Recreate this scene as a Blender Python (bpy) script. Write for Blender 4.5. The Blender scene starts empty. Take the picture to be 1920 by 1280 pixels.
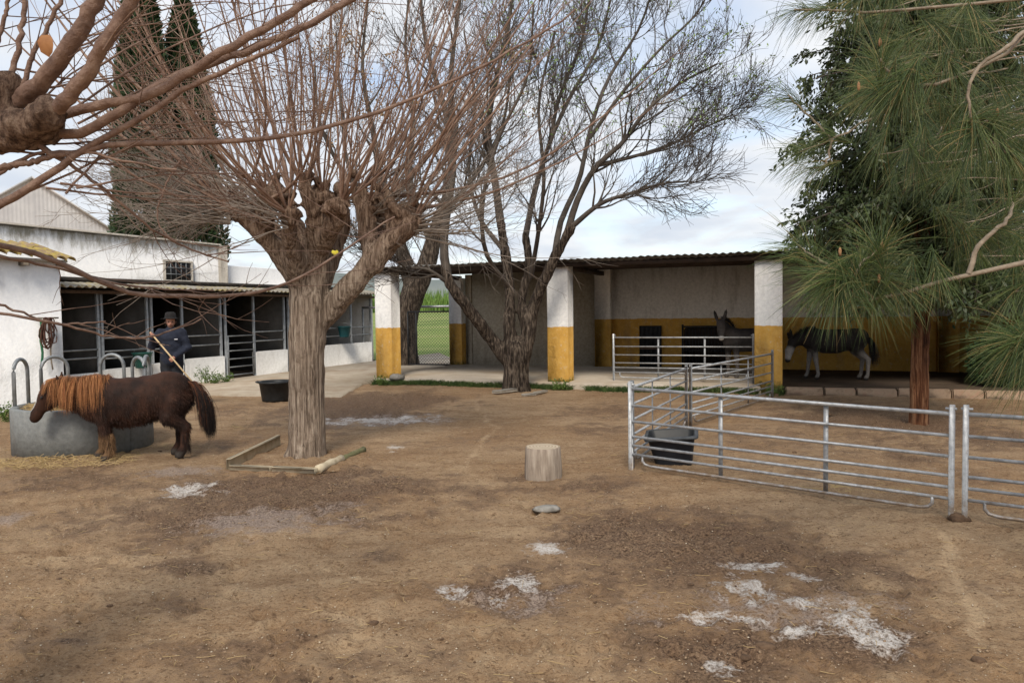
import bpy, math, random
import numpy as np
from mathutils import Vector, Matrix
random.seed(7)
rng = np.random.default_rng(11)
R = math.radians
SC = bpy.context.scene
COL = SC.collection

# ------------------------------------------------------------------ camera
FPX, CAMH, PITCH, ROLL = 1380.0, 1.8, R(2.45), R(0.8)
fw = np.array([0, math.cos(PITCH), -math.sin(PITCH)])
r0 = np.array([1.0, 0, 0]); u0 = np.cross(r0, fw)
cr = r0*math.cos(ROLL) - u0*math.sin(ROLL)
cu = u0*math.cos(ROLL) + r0*math.sin(ROLL)
CAM = np.array([0, 0, CAMH])
cam_d = bpy.data.cameras.new('camera'); cam = bpy.data.objects.new('camera', cam_d); COL.objects.link(cam)
cam.matrix_world = Matrix(((cr[0], cu[0], -fw[0], 0), (cr[1], cu[1], -fw[1], 0), (cr[2], cu[2], -fw[2], CAMH), (0, 0, 0, 1)))
cam_d.sensor_width = 36; cam_d.lens = 36*FPX/1920; cam_d.clip_start = 0.05; cam_d.clip_end = 9000
SC.camera = cam

# ------------------------------------------------------------------ world, sun, exposure
SUN_EL, SUN_AZ = R(46), R(186)      # azimuth clockwise from +Y: behind the camera
w = bpy.data.worlds.new('World'); SC.world = w; w.use_nodes = True
nt = w.node_tree; nt.nodes.clear()
def wn(t, **k):
    n = nt.nodes.new(t)
    for a, b in k.items(): setattr(n, a, b)
    return n
sky = wn('ShaderNodeTexSky', sky_type='NISHITA', sun_disc=False, sun_elevation=SUN_EL, sun_rotation=SUN_AZ, air_density=1.0, dust_density=1.6, ozone_density=1.0)
tc = wn('ShaderNodeTexCoord'); sep = wn('ShaderNodeSeparateXYZ'); nt.links.new(tc.outputs['Generated'], sep.inputs[0])
mx = wn('ShaderNodeMath', operation='MAXIMUM'); mx.inputs[1].default_value = 0.0; nt.links.new(sep.outputs[2], mx.inputs[0])
ad = wn('ShaderNodeMath', operation='ADD'); ad.inputs[1].default_value = 0.16; nt.links.new(mx.outputs[0], ad.inputs[0])
dv = wn('ShaderNodeVectorMath', operation='DIVIDE'); nt.links.new(tc.outputs['Generated'], dv.inputs[0])
cmb = wn('ShaderNodeCombineXYZ'); nt.links.new(ad.outputs[0], cmb.inputs[0]); nt.links.new(ad.outputs[0], cmb.inputs[1]); cmb.inputs[2].default_value = 4.0
nt.links.new(cmb.outputs[0], dv.inputs[1])
n1 = wn('ShaderNodeTexNoise'); n1.inputs['Scale'].default_value = 1.15; n1.inputs['Detail'].default_value = 7; n1.inputs['Roughness'].default_value = 0.55; n1.inputs['Distortion'].default_value = 0.5
nt.links.new(dv.outputs[0], n1.inputs['Vector'])
cr1 = wn('ShaderNodeValToRGB'); cr1.color_ramp.elements[0].position = 0.30; cr1.color_ramp.elements[1].position = 0.52
cr1.color_ramp.elements[0].color = (0.30, 0.30, 0.30, 1); cr1.color_ramp.elements[1].color = (0.97, 0.97, 0.97, 1)
nt.links.new(n1.outputs['Fac'], cr1.inputs[0])
n2 = wn('ShaderNodeTexNoise'); n2.inputs['Scale'].default_value = 2.1; n2.inputs['Detail'].default_value = 5
nt.links.new(dv.outputs[0], n2.inputs['Vector'])
cr2 = wn('ShaderNodeValToRGB'); cr2.color_ramp.elements[0].position = 0.35; cr2.color_ramp.elements[1].position = 0.68
cr2.color_ramp.elements[0].color = (3.0, 3.25, 3.65, 1); cr2.color_ramp.elements[1].color = (4.1, 4.15, 4.2, 1)
nt.links.new(n2.outputs['Fac'], cr2.inputs[0])
mixw = wn('ShaderNodeMix', data_type='RGBA'); nt.links.new(cr1.outputs[0], mixw.inputs[0])
nt.links.new(sky.outputs[0], mixw.inputs[6]); nt.links.new(cr2.outputs[0], mixw.inputs[7])
bg = wn('ShaderNodeBackground'); bg.inputs[1].default_value = 0.125
ow = wn('ShaderNodeOutputWorld'); nt.links.new(mixw.outputs[2], bg.inputs[0]); nt.links.new(bg.outputs[0], ow.inputs[0])
sl = bpy.data.lights.new('sun', 'SUN'); sl.energy = 1.5; sl.angle = R(17); sl.color = (1.0, 0.91, 0.78)
so = bpy.data.objects.new('sun', sl); COL.objects.link(so)
sd = Vector((math.sin(SUN_AZ)*math.cos(SUN_EL), math.cos(SUN_AZ)*math.cos(SUN_EL), math.sin(SUN_EL)))
so.rotation_euler = (-sd).to_track_quat('-Z', 'Y').to_euler()
SC.view_settings.view_transform = 'Standard'; SC.view_settings.look = 'None'
SC.view_settings.exposure = 0.92; SC.view_settings.gamma = 1.0; SC.view_settings.use_curve_mapping = False
SC.cycles.max_bounces = 6; SC.cycles.diffuse_bounces = 4; SC.cycles.transparent_max_bounces = 4

# ------------------------------------------------------------------ placing helpers
def ray(x, y): return fw + cr*((x-960)/FPX) - cu*((y-640)/FPX)
def G(x, y, z=0.0):
    d = ray(x, y); return CAM + d*((z-CAMH)/d[2])
def D(x, y, Y):
    d = ray(x, y); return CAM + d*(Y/d[1])
def V3(*a): return np.array(a, float)
def nrm(v): v = np.asarray(v, float); return v/(np.linalg.norm(v, axis=-1, keepdims=True)+1e-12)

# ------------------------------------------------------------------ numpy noise
def _hash(i, j, k, s):
    h = (i.astype(np.int64)*374761393 + j.astype(np.int64)*668265263 + k.astype(np.int64)*2147483647 + s*1274126177) & 0x7fffffff
    h = ((h ^ (h >> 13))*1274126177) & 0x7fffffff
    return ((h ^ (h >> 16)) & 0xffff)/65535.0
def vnoise(P, s=0):
    P = np.asarray(P, float); i = np.floor(P).astype(np.int64); f = P-i; f = f*f*(3-2*f)
    o = 0
    for a in (0, 1):
        for b in (0, 1):
            for c in (0, 1):
                wgt = (f[..., 0] if a else 1-f[..., 0])*(f[..., 1] if b else 1-f[..., 1])*(f[..., 2] if c else 1-f[..., 2])
                o = o + wgt*_hash(i[..., 0]+a, i[..., 1]+b, i[..., 2]+c, s)
    return o
def fbm(P, oct=4, s=0):
    o = 0; a = 0.5; t = 0
    P = np.asarray(P, float)
    for q in range(oct):
        o = o + a*vnoise(P, s+q); t += a; a *= 0.5; P = P*2.03+17.3
    return o/t

# ------------------------------------------------------------------ mesh helpers
def link(o, parent=None):
    COL.objects.link(o)
    if parent is not None: o.parent = parent
    return o
def mk(name, V, faces, mat, parent=None, smooth=False, col=None, attrs=None):
    """faces: list of int arrays (n,3)/(n,4) or python lists of tuples"""
    V = np.asarray(V, np.float32)
    me = bpy.data.meshes.new(name)
    if not isinstance(faces, list) or (len(faces) and not isinstance(faces[0], np.ndarray)):
        groups = {}
        for f in faces: groups.setdefault(len(f), []).append(f)
        faces = [np.array(g, np.int32) for g in groups.values()]
    faces = [f for f in faces if len(f)]
    nl = sum(f.size for f in faces); npoly = sum(len(f) for f in faces)
    me.vertices.add(len(V)); me.vertices.foreach_set('co', V.ravel())
    me.loops.add(nl); me.polygons.add(npoly)
    me.loops.foreach_set('vertex_index', np.concatenate([f.ravel() for f in faces]).astype(np.int32))
    tot = np.concatenate([np.full(len(f), f.shape[1]) for f in faces])
    st = np.concatenate([[0], np.cumsum(tot)[:-1]])
    me.polygons.foreach_set('loop_start', st.astype(np.int32))
    if smooth: me.polygons.foreach_set('use_smooth', np.ones(npoly, bool))
    if col is not None:
        ca = me.color_attributes.new('tint', 'FLOAT_COLOR', 'POINT')
        c4 = np.ones((len(V), 4), np.float32); c4[:, :3] = col
        ca.data.foreach_set('color', c4.ravel())
    if attrs:
        for k, v in attrs.items():
            a = me.attributes.new(k, 'FLOAT', 'POINT'); a.data.foreach_set('value', np.asarray(v, np.float32))
    me.update(); me.validate()
    if mat is not None: me.materials.append(mat)
    return link(bpy.data.objects.new(name, me), parent)
class MB:
    def __init__(s): s.v = []; s.f = []; s.n = 0
    def add(s, V, F):
        V = np.asarray(V, float)
        for q in F: s.f.append(tuple(int(i)+s.n for i in q))
        s.v.append(V); s.n += len(V); return s
    def box(s, c, size, ax=None, bev=0.0):
        hx, hy, hz = [q/2 for q in size]
        b = min(bev, hx*.9, hy*.9, hz*.9)
        c = np.asarray(c, float)
        if b <= 0:
            V = np.array([[x, y, z] for x in (-hx, hx) for y in (-hy, hy) for z in (-hz, hz)])
            F = [(0, 1, 3, 2), (4, 6, 7, 5), (0, 4, 5, 1), (2, 3, 7, 6), (0, 2, 6, 4), (1, 5, 7, 3)]
        else:
            V = []; idx = {}
            for sx in (-1, 1):
                for sy in (-1, 1):
                    for sz in (-1, 1):
                        for a in range(3):
                            p = [sx*(hx-b), sy*(hy-b), sz*(hz-b)]
                            p[a] = (sx*hx, sy*hy, sz*hz)[a]
                            idx[(sx, sy, sz, a)] = len(V); V.append(p)
            F = []
            for a in range(3):
                o = [q for q in range(3) if q != a]
                for sg in (-1, 1):
                    q = []
                    for (m, n) in ((-1, -1), (1, -1), (1, 1), (-1, 1)):
                        k = [0, 0, 0]; k[a] = sg; k[o[0]] = m; k[o[1]] = n; q.append(idx[(*k, a)])
                    flip = (sg == 1) == (a == 1)
                    F.append(tuple(q[::-1] if flip else q))
            for a in range(3):
                o = [q for q in range(3) if q != a]
                for m in (-1, 1):
                    for n in (-1, 1):
                        k1 = [0, 0, 0]; k2 = [0, 0, 0]
                        k1[a] = -1; k2[a] = 1
                        for k in (k1, k2): k[o[0]] = m; k[o[1]] = n
                        F.append((idx[(*k1, o[0])], idx[(*k2, o[0])], idx[(*k2, o[1])], idx[(*k1, o[1])]))
            for sx in (-1, 1):
                for sy in (-1, 1):
                    for sz in (-1, 1):
                        F.append((idx[(sx, sy, sz, 0)], idx[(sx, sy, sz, 1)], idx[(sx, sy, sz, 2)]))
            V = np.array(V)
        if ax is not None: V = V @ np.asarray(ax, float)
        return s.add(V+c, F)
    def bar(s, a, b, wd, th=None, up=(0, 0, 1), bev=0.0):
        a = np.asarray(a, float); b = np.asarray(b, float); th = th or wd
        d = b-a; L = np.linalg.norm(d); d = d/L
        sd_ = np.cross(d, up)
        if np.linalg.norm(sd_) < 1e-3: sd_ = np.cross(d, (1, 0, 0))
        sd_ = nrm(sd_); u = np.cross(sd_, d)
        return s.box((a+b)/2, (L, wd, th), np.array([d, sd_, u]), bev)
    def tube(s, pts, rad, n=8, caps=True):
        pts = np.asarray(pts, float); k = len(pts)
        rad = np.full(k, rad, float) if np.isscalar(rad) else np.asarray(rad, float)
        V, F = tubes(pts[None], rad[None], n)
        s.add(V, F)
        if caps:
            b = s.n-len(V)
            s.f.append(tuple(b+i for i in range(n))[::-1]); s.f.append(tuple(b+(k-1)*n+i for i in range(n)))
        return s
    def lathe(s, prof, c=(0, 0, 0), n=24, sy=1.0, jitter=None):
        V = []; k = len(prof)
        for j, (r_, z) in enumerate(prof):
            for i in range(n):
                t = 2*math.pi*i/n; rr = r_*(1 if jitter is None else jitter[j % len(jitter)][i])
                V.append((c[0]+rr*math.cos(t), c[1]+sy*rr*math.sin(t), c[2]+z))
        F = [(j*n+i, j*n+(i+1) % n, (j+1)*n+(i+1) % n, (j+1)*n+i) for j in range(k-1) for i in range(n)]
        return s.add(V, F)
    def build(s, name, mat, parent=None, smooth=False):
        return mk(name, np.concatenate(s.v), s.f, mat, parent, smooth)
def tubes(P, Rr, n=3):
    """P (m,k,3), Rr (m,k) -> verts, quads (numpy)"""
    P = np.asarray(P, float); m, k = P.shape[:2]
    T = np.empty_like(P); T[:, 1:-1] = P[:, 2:]-P[:, :-2] if k > 2 else 0; T[:, 0] = P[:, 1]-P[:, 0]; T[:, -1] = P[:, -1]-P[:, -2]
    T = nrm(T)
    main = nrm(P[:, -1]-P[:, 0])
    ref = np.where(np.abs(main[:, 2:3]) > 0.8, np.array([[1.0, 0.13, 0]]), np.array([[0, 0.1, 1.0]]))[:, None, :]
    A = nrm(np.cross(T, np.broadcast_to(ref, T.shape))); B = np.cross(T, A)
    th = np.arange(n)*2*math.pi/n
    V = P[:, :, None, :] + np.asarray(Rr)[:, :, None, None]*(A[:, :, None, :]*np.cos(th)[None, None, :, None] + B[:, :, None, :]*np.sin(th)[None, None, :, None])
    base = (np.arange(m)*k*n)[:, None, None] + (np.arange(k-1)*n)[None, :, None]
    i = np.arange(n)[None, None, :]; j = (i+1) % n
    F = np.stack([base+i, base+j, base+n+j, base+n+i], -1).reshape(-1, 4)
    return V.reshape(-1, 3), F.astype(np.int32)
def join(parts):
    Vs = []; Fs = []; n = 0
    for V, F in parts:
        Vs.append(V); Fs.append(F+n); n += len(V)
    return np.concatenate(Vs), np.concatenate(Fs)
def empty(name, loc=(0, 0, 0), rz=0.0):
    o = bpy.data.objects.new(name, None); o.location = [float(q) for q in loc]; o.rotation_euler = (0, 0, rz); o.empty_display_size = 0.2
    return link(o)
def tag(o, label, cat=None, group=None, kind=None):
    o['label'] = label
    if cat: o['category'] = cat
    if group: o['group'] = group
    if kind: o['kind'] = kind
    return o
def struct(o, label=None):
    o['kind'] = 'structure'
    if label: o['label'] = label
    return o

# ------------------------------------------------------------------ materials
class NT:
    def __init__(s, name):
        s.m = bpy.data.materials.new(name); s.m.use_nodes = True; s.t = s.m.node_tree
        s.b = s.t.nodes['Principled BSDF']; s._pos = None
    def n(s, t, **k):
        o = s.t.nodes.new(t)
        for a, b in k.items():
            setattr(o, a, b)
        return o
    def l(s, a, b): s.t.links.new(a, b)
    def pos(s, obj=False):
        if obj:
            return s.n('ShaderNodeTexCoord').outputs['Object']
        if s._pos is None: s._pos = s.n('ShaderNodeNewGeometry').outputs['Position']
        return s._pos
    def noise(s, scale, detail=4, rough=0.55, st=None, obj=False, dist=0.0):
        v = s.pos(obj)
        if st is not None:
            mp = s.n('ShaderNodeMapping'); mp.inputs['Scale'].default_value = st; s.l(v, mp.inputs[0]); v = mp.outputs[0]
        q = s.n('ShaderNodeTexNoise'); q.inputs['Scale'].default_value = scale; q.inputs['Detail'].default_value = detail
        q.inputs['Roughness'].default_value = rough; q.inputs['Distortion'].default_value = dist
        s.l(v, q.inputs['Vector']); return q.outputs['Fac']
    def ramp(s, fac, stops):
        q = s.n('ShaderNodeValToRGB'); e = q.color_ramp.elements
        while len(e) < len(stops): e.new(0.5)
        for i, (p, c) in enumerate(stops):
            e[i].position = p; e[i].color = (c, c, c, 1) if np.isscalar(c) else (*c, 1)
        s.l(fac, q.inputs[0]); return q.outputs[0]
    def mix(s, fac, a, b, mode='MIX'):
        q = s.n('ShaderNodeMix', data_type='RGBA', blend_type=mode)
        for v, i in ((fac, 0), (a, 6), (b, 7)):
            if isinstance(v, (int, float)): q.inputs[i].default_value = v
            elif isinstance(v, tuple): q.inputs[i].default_value = (*v, 1)
            else: s.l(v, q.inputs[i])
        return q.outputs[2]
    def math(s, op, a, b=None, clamp=False):
        q = s.n('ShaderNodeMath', operation=op, use_clamp=clamp)
        for v, i in ((a, 0), (b, 1)):
            if v is None: continue
            if isinstance(v, (int, float)): q.inputs[i].default_value = v
            else: s.l(v, q.inputs[i])
        return q.outputs[0]
    def z(s):
        q = s.n('ShaderNodeSeparateXYZ'); s.l(s.pos(), q.inputs[0]); return q.outputs[2]
    def attr(s, name):
        q = s.n('ShaderNodeAttribute', attribute_name=name); return q
    def bump(s, h, strength=0.5, dist=0.01):
        q = s.n('ShaderNodeBump'); q.inputs['Strength'].default_value = strength; q.inputs['Distance'].default_value = dist
        s.l(h, q.inputs['Height']); s.l(q.outputs[0], s.b.inputs['Normal'])
    def fin(s, color, rough=0.8, metal=0.0, spec=0.3):
        if isinstance(color, tuple): s.b.inputs['Base Color'].default_value = (*color, 1)
        else: s.l(color, s.b.inputs['Base Color'])
        if isinstance(rough, (int, float)): s.b.inputs['Roughness'].default_value = rough
        else: s.l(rough, s.b.inputs['Roughness'])
        s.b.inputs['Metallic'].default_value = metal; s.b.inputs['Specular IOR Level'].default_value = spec
        return s.m
MT = {}
def simple(name, c1, c2, scale=8, rough=0.8, metal=0.0, bump=0.0, bscale=None, st=None, spec=0.3, c3=None, obj=False):
    t = NT(name); f = t.noise(scale, 6, 0.6, st, obj)
    stops = [(0.32, c1), (0.68, c2)] if c3 is None else [(0.28, c1), (0.5, c2), (0.74, c3)]
    c = t.ramp(f, stops)
    if bump > 0: t.bump(t.noise(bscale or scale*4, 5, 0.65, st, obj), bump, 0.02)
    MT[name] = t.fin(c, rough, metal, spec); return MT[name]

t = NT('galv'); c = t.ramp(t.noise(14, 6, .6), [(.28, (.24, .255, .27)), (.5, (.40, .415, .43)), (.74, (.52, .535, .55))])
c = t.mix(t.ramp(t.noise(30, 4, .7), [(.56, 0.0), (.70, .6)]), c, (.22, .18, .14))
mh = t.math('ADD', t.z(), t.math('MULTIPLY', t.math('SUBTRACT', t.noise(18, 4, .7), .5), .5)); c = t.mix(t.ramp(mh, [(.02, .85), (.20, 0.0)]), c, (.20, .135, .08))
MT['galv'] = t.fin(c, t.ramp(t.noise(20, 3), [(.3, .42), (.7, .62)]), .5, .4)
simple('galv_dull', (.20, .21, .22), (.33, .35, .36), 9, 0.55, 0.6)
simple('rust_steel', (.07, .045, .035), (.16, .11, .08), 12, 0.8, 0.2, 0.3)
simple('dark_metal', (.018, .019, .021), (.04, .04, .042), 10, 0.6, 0.3)
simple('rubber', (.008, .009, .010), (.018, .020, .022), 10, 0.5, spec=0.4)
simple('plastic_black', (.010, .012, .017), (.022, .026, .034), 6, 0.6, spec=0.3)
simple('plastic_lit_rim', (.035, .040, .046), (.075, .082, .09), 12, 0.55, spec=0.35)  # lighter copy of the black plastic, with light on the rim painted in
simple('green_plastic', (.008, .055, .045), (.015, .085, .07), 9, 0.45)
simple('teal_plastic', (.006, .06, .075), (.012, .085, .1), 9, 0.45)
simple('old_timber', (.12, .10, .08), (.30, .25, .19), 5, 0.9, bump=0.5, bscale=12, st=(6, 6, .6))
simple('pale_board', (.36, .29, .19), (.52, .44, .31), 7, 0.9, bump=0.4, bscale=30, c3=(.60, .52, .38))
simple('white_board', (.48, .45, .38), (.66, .62, .54), 9, 0.9, bump=0.3, bscale=30)
simple('roof_sheet', (.10, .095, .09), (.22, .21, .20), 2.5, 0.75, 0.1, bump=0.2, bscale=30)
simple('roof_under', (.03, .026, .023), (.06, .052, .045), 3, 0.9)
simple('beam', (.025, .018, .014), (.06, .04, .03), 4, 0.85)
simple('barn_sheet', (.47, .47, .485), (.58, .58, .59), 1.2, 0.7)
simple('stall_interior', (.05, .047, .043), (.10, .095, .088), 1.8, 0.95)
simple('field_grass', (.11, .16, .035), (.19, .25, .06), .28, 0.95, bump=0.8, bscale=6, c3=(.30, .28, .12), st=(.3, 1, 1))
simple('grass_blade', (.02, .045, .012), (.055, .09, .022), 6, 0.8, c3=(.11, .14, .045))
simple('cane', (.07, .14, .02), (.14, .24, .05), 1.5, 0.8, c3=(.20, .26, .08))
simple('hill', (.13, .16, .16), (.20, .22, .20), .004, 1.0)
simple('hay', (.40, .27, .12), (.60, .45, .23), 20, 0.9)
simple('hedge_leaf', (.012, .028, .010), (.03, .06, .018), 3, 0.8)
simple('rock', (.16, .15, .13), (.32, .30, .27), 14, 0.95, bump=0.5, bscale=40)
simple('stone_block', (.17, .11, .07), (.34, .24, .16), 5, 0.95, bump=0.7, bscale=25, c3=(.30, .17, .11))
simple('clod', (.06, .036, .022), (.16, .10, .06), 20, 0.95)
simple('grit', (.40, .32, .22), (.62, .54, .42), 30, 0.9, c3=(.24, .17, .11))
simple('pebble_tan', (.24, .165, .10), (.36, .26, .17), 30, 0.95)
simple('harness', (.05, .022, .016), (.13, .06, .04), 30, 0.7)
simple('rope_green', (.02, .10, .05), (.04, .16, .08), 30, 0.8)
simple('broom_wood', (.50, .36, .20), (.62, .47, .28), 20, 0.6)
simple('jacket', (.010, .013, .025), (.022, .027, .045), 14, 0.85, bump=0.3, bscale=12)
simple('trousers', (.012, .013, .018), (.025, .027, .033), 14, 0.9)
simple('felt', (.010, .009, .009), (.022, .02, .02), 30, 0.9)
simple('badge', (.45, .45, .48), (.6, .6, .62), 30, 0.7)
simple('boot', (.02, .014, .010), (.04, .03, .02), 20, 0.6)
simple('dry_leaf', (.22, .09, .03), (.34, .16, .06), 30, 0.7)
simple('yellow_leaf', (.50, .42, .03), (.62, .55, .06), 60, 0.6)
simple('seed_clump', (.22, .14, .07), (.38, .26, .14), 12, 0.9)
simple('spring_leaf', (.12, .20, .05), (.26, .36, .12), 2.0, 0.7)
simple('cone', (.20, .10, .05), (.36, .20, .10), 40, 0.8)
simple('weed', (.05, .10, .02), (.14, .20, .05), 20, 0.8)
simple('moss', (.10, .11, .045), (.20, .18, .10), 14, 0.95, bump=.4)

# whitewash / two-tone plaster
def plaster(name, white1, white2, split=None, yellow1=(.47, .25, .05), yellow2=(.60, .36, .095), grime=0.35, moss=False, stain_top=None, seed=0.0):
    t = NT(name)
    big = t.noise(0.9, 5, 0.6); fine = t.noise(14, 6, 0.7)
    c = t.mix(t.ramp(fine, [(.3, 0.0), (.7, 1.0)]), white1, white2)
    if split is not None:
        y = t.mix(t.ramp(t.noise(6, 6, .7), [(.3, 0.0), (.68, 1.0)]), yellow1, yellow2)
        y = t.mix(t.ramp(t.noise(22, 4, .75), [(.62, 0.0), (.75, 0.55)]), y, (.62, .46, .24))
        wob = t.math('MULTIPLY', t.math('SUBTRACT', t.noise(5, 5, .75), 0.5), 0.07)
        st = t.math('GREATER_THAN', t.math('ADD', t.z(), wob), split)
        y = t.mix(t.ramp(t.noise(11, 6, .75), [(.58, 0.0), (.66, .75)]), y, (.52, .42, .28)); c = t.mix(st, y, c)
    # vertical streaks and blotches of dirt
    gr = t.noise(3.2, 5, .65, st=(1, 1, .25))
    c = t.mix(t.ramp(gr, [(.52, 0.0), (.78, grime)]), c, (.16, .13, .10))
    c = t.mix(t.ramp(t.noise(38, 3, .8), [(.66, 0.0), (.76, 0.5)]), c, (.17, .14, .11))
    if moss:
        h = t.math('ADD', t.z(), t.math('MULTIPLY', t.math('SUBTRACT', t.noise(9, 5, .7), 0.5), 0.5))
        c = t.mix(t.ramp(h, [(.10, 0.85), (.26, 0.0)]), c, (.045, .06, .02))
    if stain_top is not None:
        h = t.math('SUBTRACT', stain_top, t.z())
        h = t.math('ADD', h, t.math('MULTIPLY', t.math('SUBTRACT', t.noise(5, 6, .75, st=(1, 1, .35)), 0.5), 1.5))
        c = t.mix(t.ramp(h, [(.0, 0.9), (.40, 0.0)]), c, (.19, .17, .12))
    t.bump(t.math('ADD', t.math('MULTIPLY', big, 2.0), fine), 0.45, 0.02)
    MT[name] = t.fin(c, 0.95, 0, 0.1); return MT[name]
plaster('pillar_paint', (.60, .60, .60), (.80, .79, .77), 1.40, moss=True, grime=.45)
plaster('back_wall_paint', (.56, .54, .51), (.78, .75, .71), 1.50, (.46, .25, .05), (.60, .36, .09), grime=.55)
plaster('bare_cement', (.28, .245, .19), (.46, .41, .33), None, grime=.55)
plaster('whitewash', (.70, .71, .73), (.82, .82, .82), None, grime=.18)
plaster('whitewash_low', (.62, .61, .58), (.78, .77, .75), None, grime=.30)
plaster('parapet_wall', (.62, .63, .65), (.74, .74, .74), None, grime=.35, stain_top=3.86)
plaster('pier_cement', (.34, .31, .27), (.46, .43, .38), None, grime=.5)
plaster('feeder_concrete', (.17, .18, .18), (.27, .28, .275), None, grime=.35)

def slab_mat(name, a, b, dirt):
    t = NT(name); c = t.mix(t.ramp(t.noise(3, 6, .65), [(.3, 0.0), (.7, 1.0)]), a, b)
    c = t.mix(t.ramp(t.noise(.8, 4, .6), [(.45, 0.0), (.72, .75)]), c, dirt)
    c = t.mix(t.ramp(t.noise(60, 2, .7), [(.62, 0.0), (.72, .5)]), c, (.09, .07, .05))
    t.bump(t.noise(25, 5, .7), .3, .01); MT[name] = t.fin(c, .95, 0, .15)
slab_mat('concrete_floor', (.40, .34, .27), (.52, .46, .38), (.31, .23, .155))
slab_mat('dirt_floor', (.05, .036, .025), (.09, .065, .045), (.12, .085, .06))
slab_mat('path_concrete', (.36, .30, .23), (.48, .42, .34), (.29, .21, .14))

# corrugated fibre cement with lichen
t = NT('canopy_sheet'); c = t.ramp(t.noise(4, 5, .6), [(.3, (.22, .20, .17)), (.7, (.38, .36, .32))])
c = t.mix(t.ramp(t.noise(5, 6, .7), [(.48, 0.0), (.60, .75)]), c, (.33, .26, .10)); t.bump(t.noise(40, 4), .3, .01); MT['canopy_sheet'] = t.fin(c, .95, 0, .1)
t = NT('clay_tile'); c = t.ramp(t.noise(7, 5, .6), [(.3, (.20, .14, .09)), (.7, (.36, .27, .18))])
c = t.mix(t.ramp(t.noise(5, 6, .7), [(.45, 0.0), (.56, .9)]), c, (.40, .31, .08)); t.bump(t.noise(40, 4), .4, .01); MT['clay_tile'] = t.fin(c, .95, 0, .1)

# bark
def bark(name, c1, c2, c3, groove=16, stretch=.10, strength=.9, dist=.03, young=False):
    t = NT(name)
    g = t.noise(groove, 6, .68, st=(1, 1, stretch), dist=.2)
    c = t.ramp(g, [(.38, c1), (.50, c2), (.62, c3)])
    c = t.mix(t.ramp(t.noise(2.5, 4, .6), [(.4, 0.0), (.75, .55)]), c, c1)
    if young:   # the limbs carry younger, redder bark than the trunk
        c = t.mix(t.ramp(t.math('ADD', t.z(), t.math('MULTIPLY', t.noise(5, 4), .8)), [(2.3/10, 0.0), (3.2/10, .75)]) if False else t.ramp(t.math('MULTIPLY', t.math('ADD', t.z(), t.math('MULTIPLY', t.noise(5, 4), .8)), .1), [(.25, 0.0), (.33, .8)]), c, t.ramp(g, [(.38, (.06, .032, .02)), (.50, (.17, .10, .065)), (.62, (.29, .19, .13))]))
    h = t.math('ADD', g, t.math('MULTIPLY', t.noise(60, 4, .7), .35))
    t.bump(h, strength, dist); MT[name] = t.fin(c, .92, 0, .15)
bark('pollard_bark', (.11, .080, .058), (.32, .245, .185), (.52, .425, .335), 36, .045, 1.0, .06, True)
bark('dark_bark', (.016, .012, .009), (.070, .053, .041), (.19, .15, .115), 24, .16, 1.0, .06)
bark('red_bark', (.030, .012, .007), (.15, .062, .030), (.34, .185, .10), 20, .045, 1.0, .07)
simple('shoot_bark', (.105, .060, .042), (.210, .128, .090), 7, 0.55, c3=(.33, .23, .17))
simple('near_shoot_bark', (.095, .055, .04), (.185, .115, .085), 16, 0.7, bump=.6, bscale=55, c3=(.30, .21, .16))
bark('near_bark', (.045, .027, .019), (.15, .095, .068), (.27, .19, .14), 40, .5, 1.0, .03)
simple('grey_twig', (.17, .14, .115), (.30, .25, .21), 5, 0.8)
simple('dark_twig', (.035, .029, .025), (.085, .07, .058), 3, 0.85, c3=(.13, .11, .09))
simple('pine_branch', (.17, .135, .10), (.33, .27, .205), 18, 0.9, bump=.5, bscale=70)

def leafmat(name, c1, c2, c3, scale, rough=.5, trans=0.0):
    t = NT(name); c = t.ramp(t.noise(scale, 3, .6), [(.3, c1), (.5, c2), (.72, c3)]); MT[name] = t.fin(c, rough, 0, .35)
t = NT('needle'); MT['needle'] = t.fin(t.attr('tint').outputs['Color'], .45, 0, .4)
leafmat('conifer_leaf', (.016, .028, .010), (.038, .056, .019), (.075, .088, .030), 4)
leafmat('cypress_leaf', (.014, .030, .012), (.026, .052, .020), (.042, .075, .026), 3)

# coloured by mesh tint (animals, people)
t = NT('hide'); a = t.attr('tint'); c = t.mix(t.ramp(t.noise(26, 4, .7), [(.3, 0.0), (.7, .45)]), a.outputs['Color'], (.012, .009, .008)); t.bump(t.noise(60, 4, .7, st=(1, 1, .4)), .5, .01); MT['hide'] = t.fin(c, .75, 0, .2)
t = NT('hair'); a = t.attr('tint'); MT['hair'] = t.fin(a.outputs['Color'], .55, 0, .3)
t = NT('skin'); a = t.attr('tint'); MT['skin'] = t.fin(a.outputs['Color'], .55, 0, .35)

# cut timber
t = NT('log_side'); g = t.noise(22, 5, .65, st=(1, 1, .12)); c = t.ramp(g, [(.3, (.17, .13, .10)), (.5, (.30, .245, .195)), (.7, (.42, .355, .29))])
t.bump(g, .6, .02); MT['log_side'] = t.fin(c, .95, 0, .1)
t = NT('log_end'); wv = t.n('ShaderNodeTexWave', wave_type='RINGS', rings_direction='Z'); wv.inputs['Scale'].default_value = 9; wv.inputs['Distortion'].default_value = 3; wv.inputs['Detail'].default_value = 3
t.l(t.pos(True), wv.inputs['Vector']); c = t.ramp(wv.outputs['Fac'], [(.2, (.34, .27, .19)), (.8, (.50, .42, .32))]); MT['log_end'] = t.fin(c, .95, 0, .1)

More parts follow.
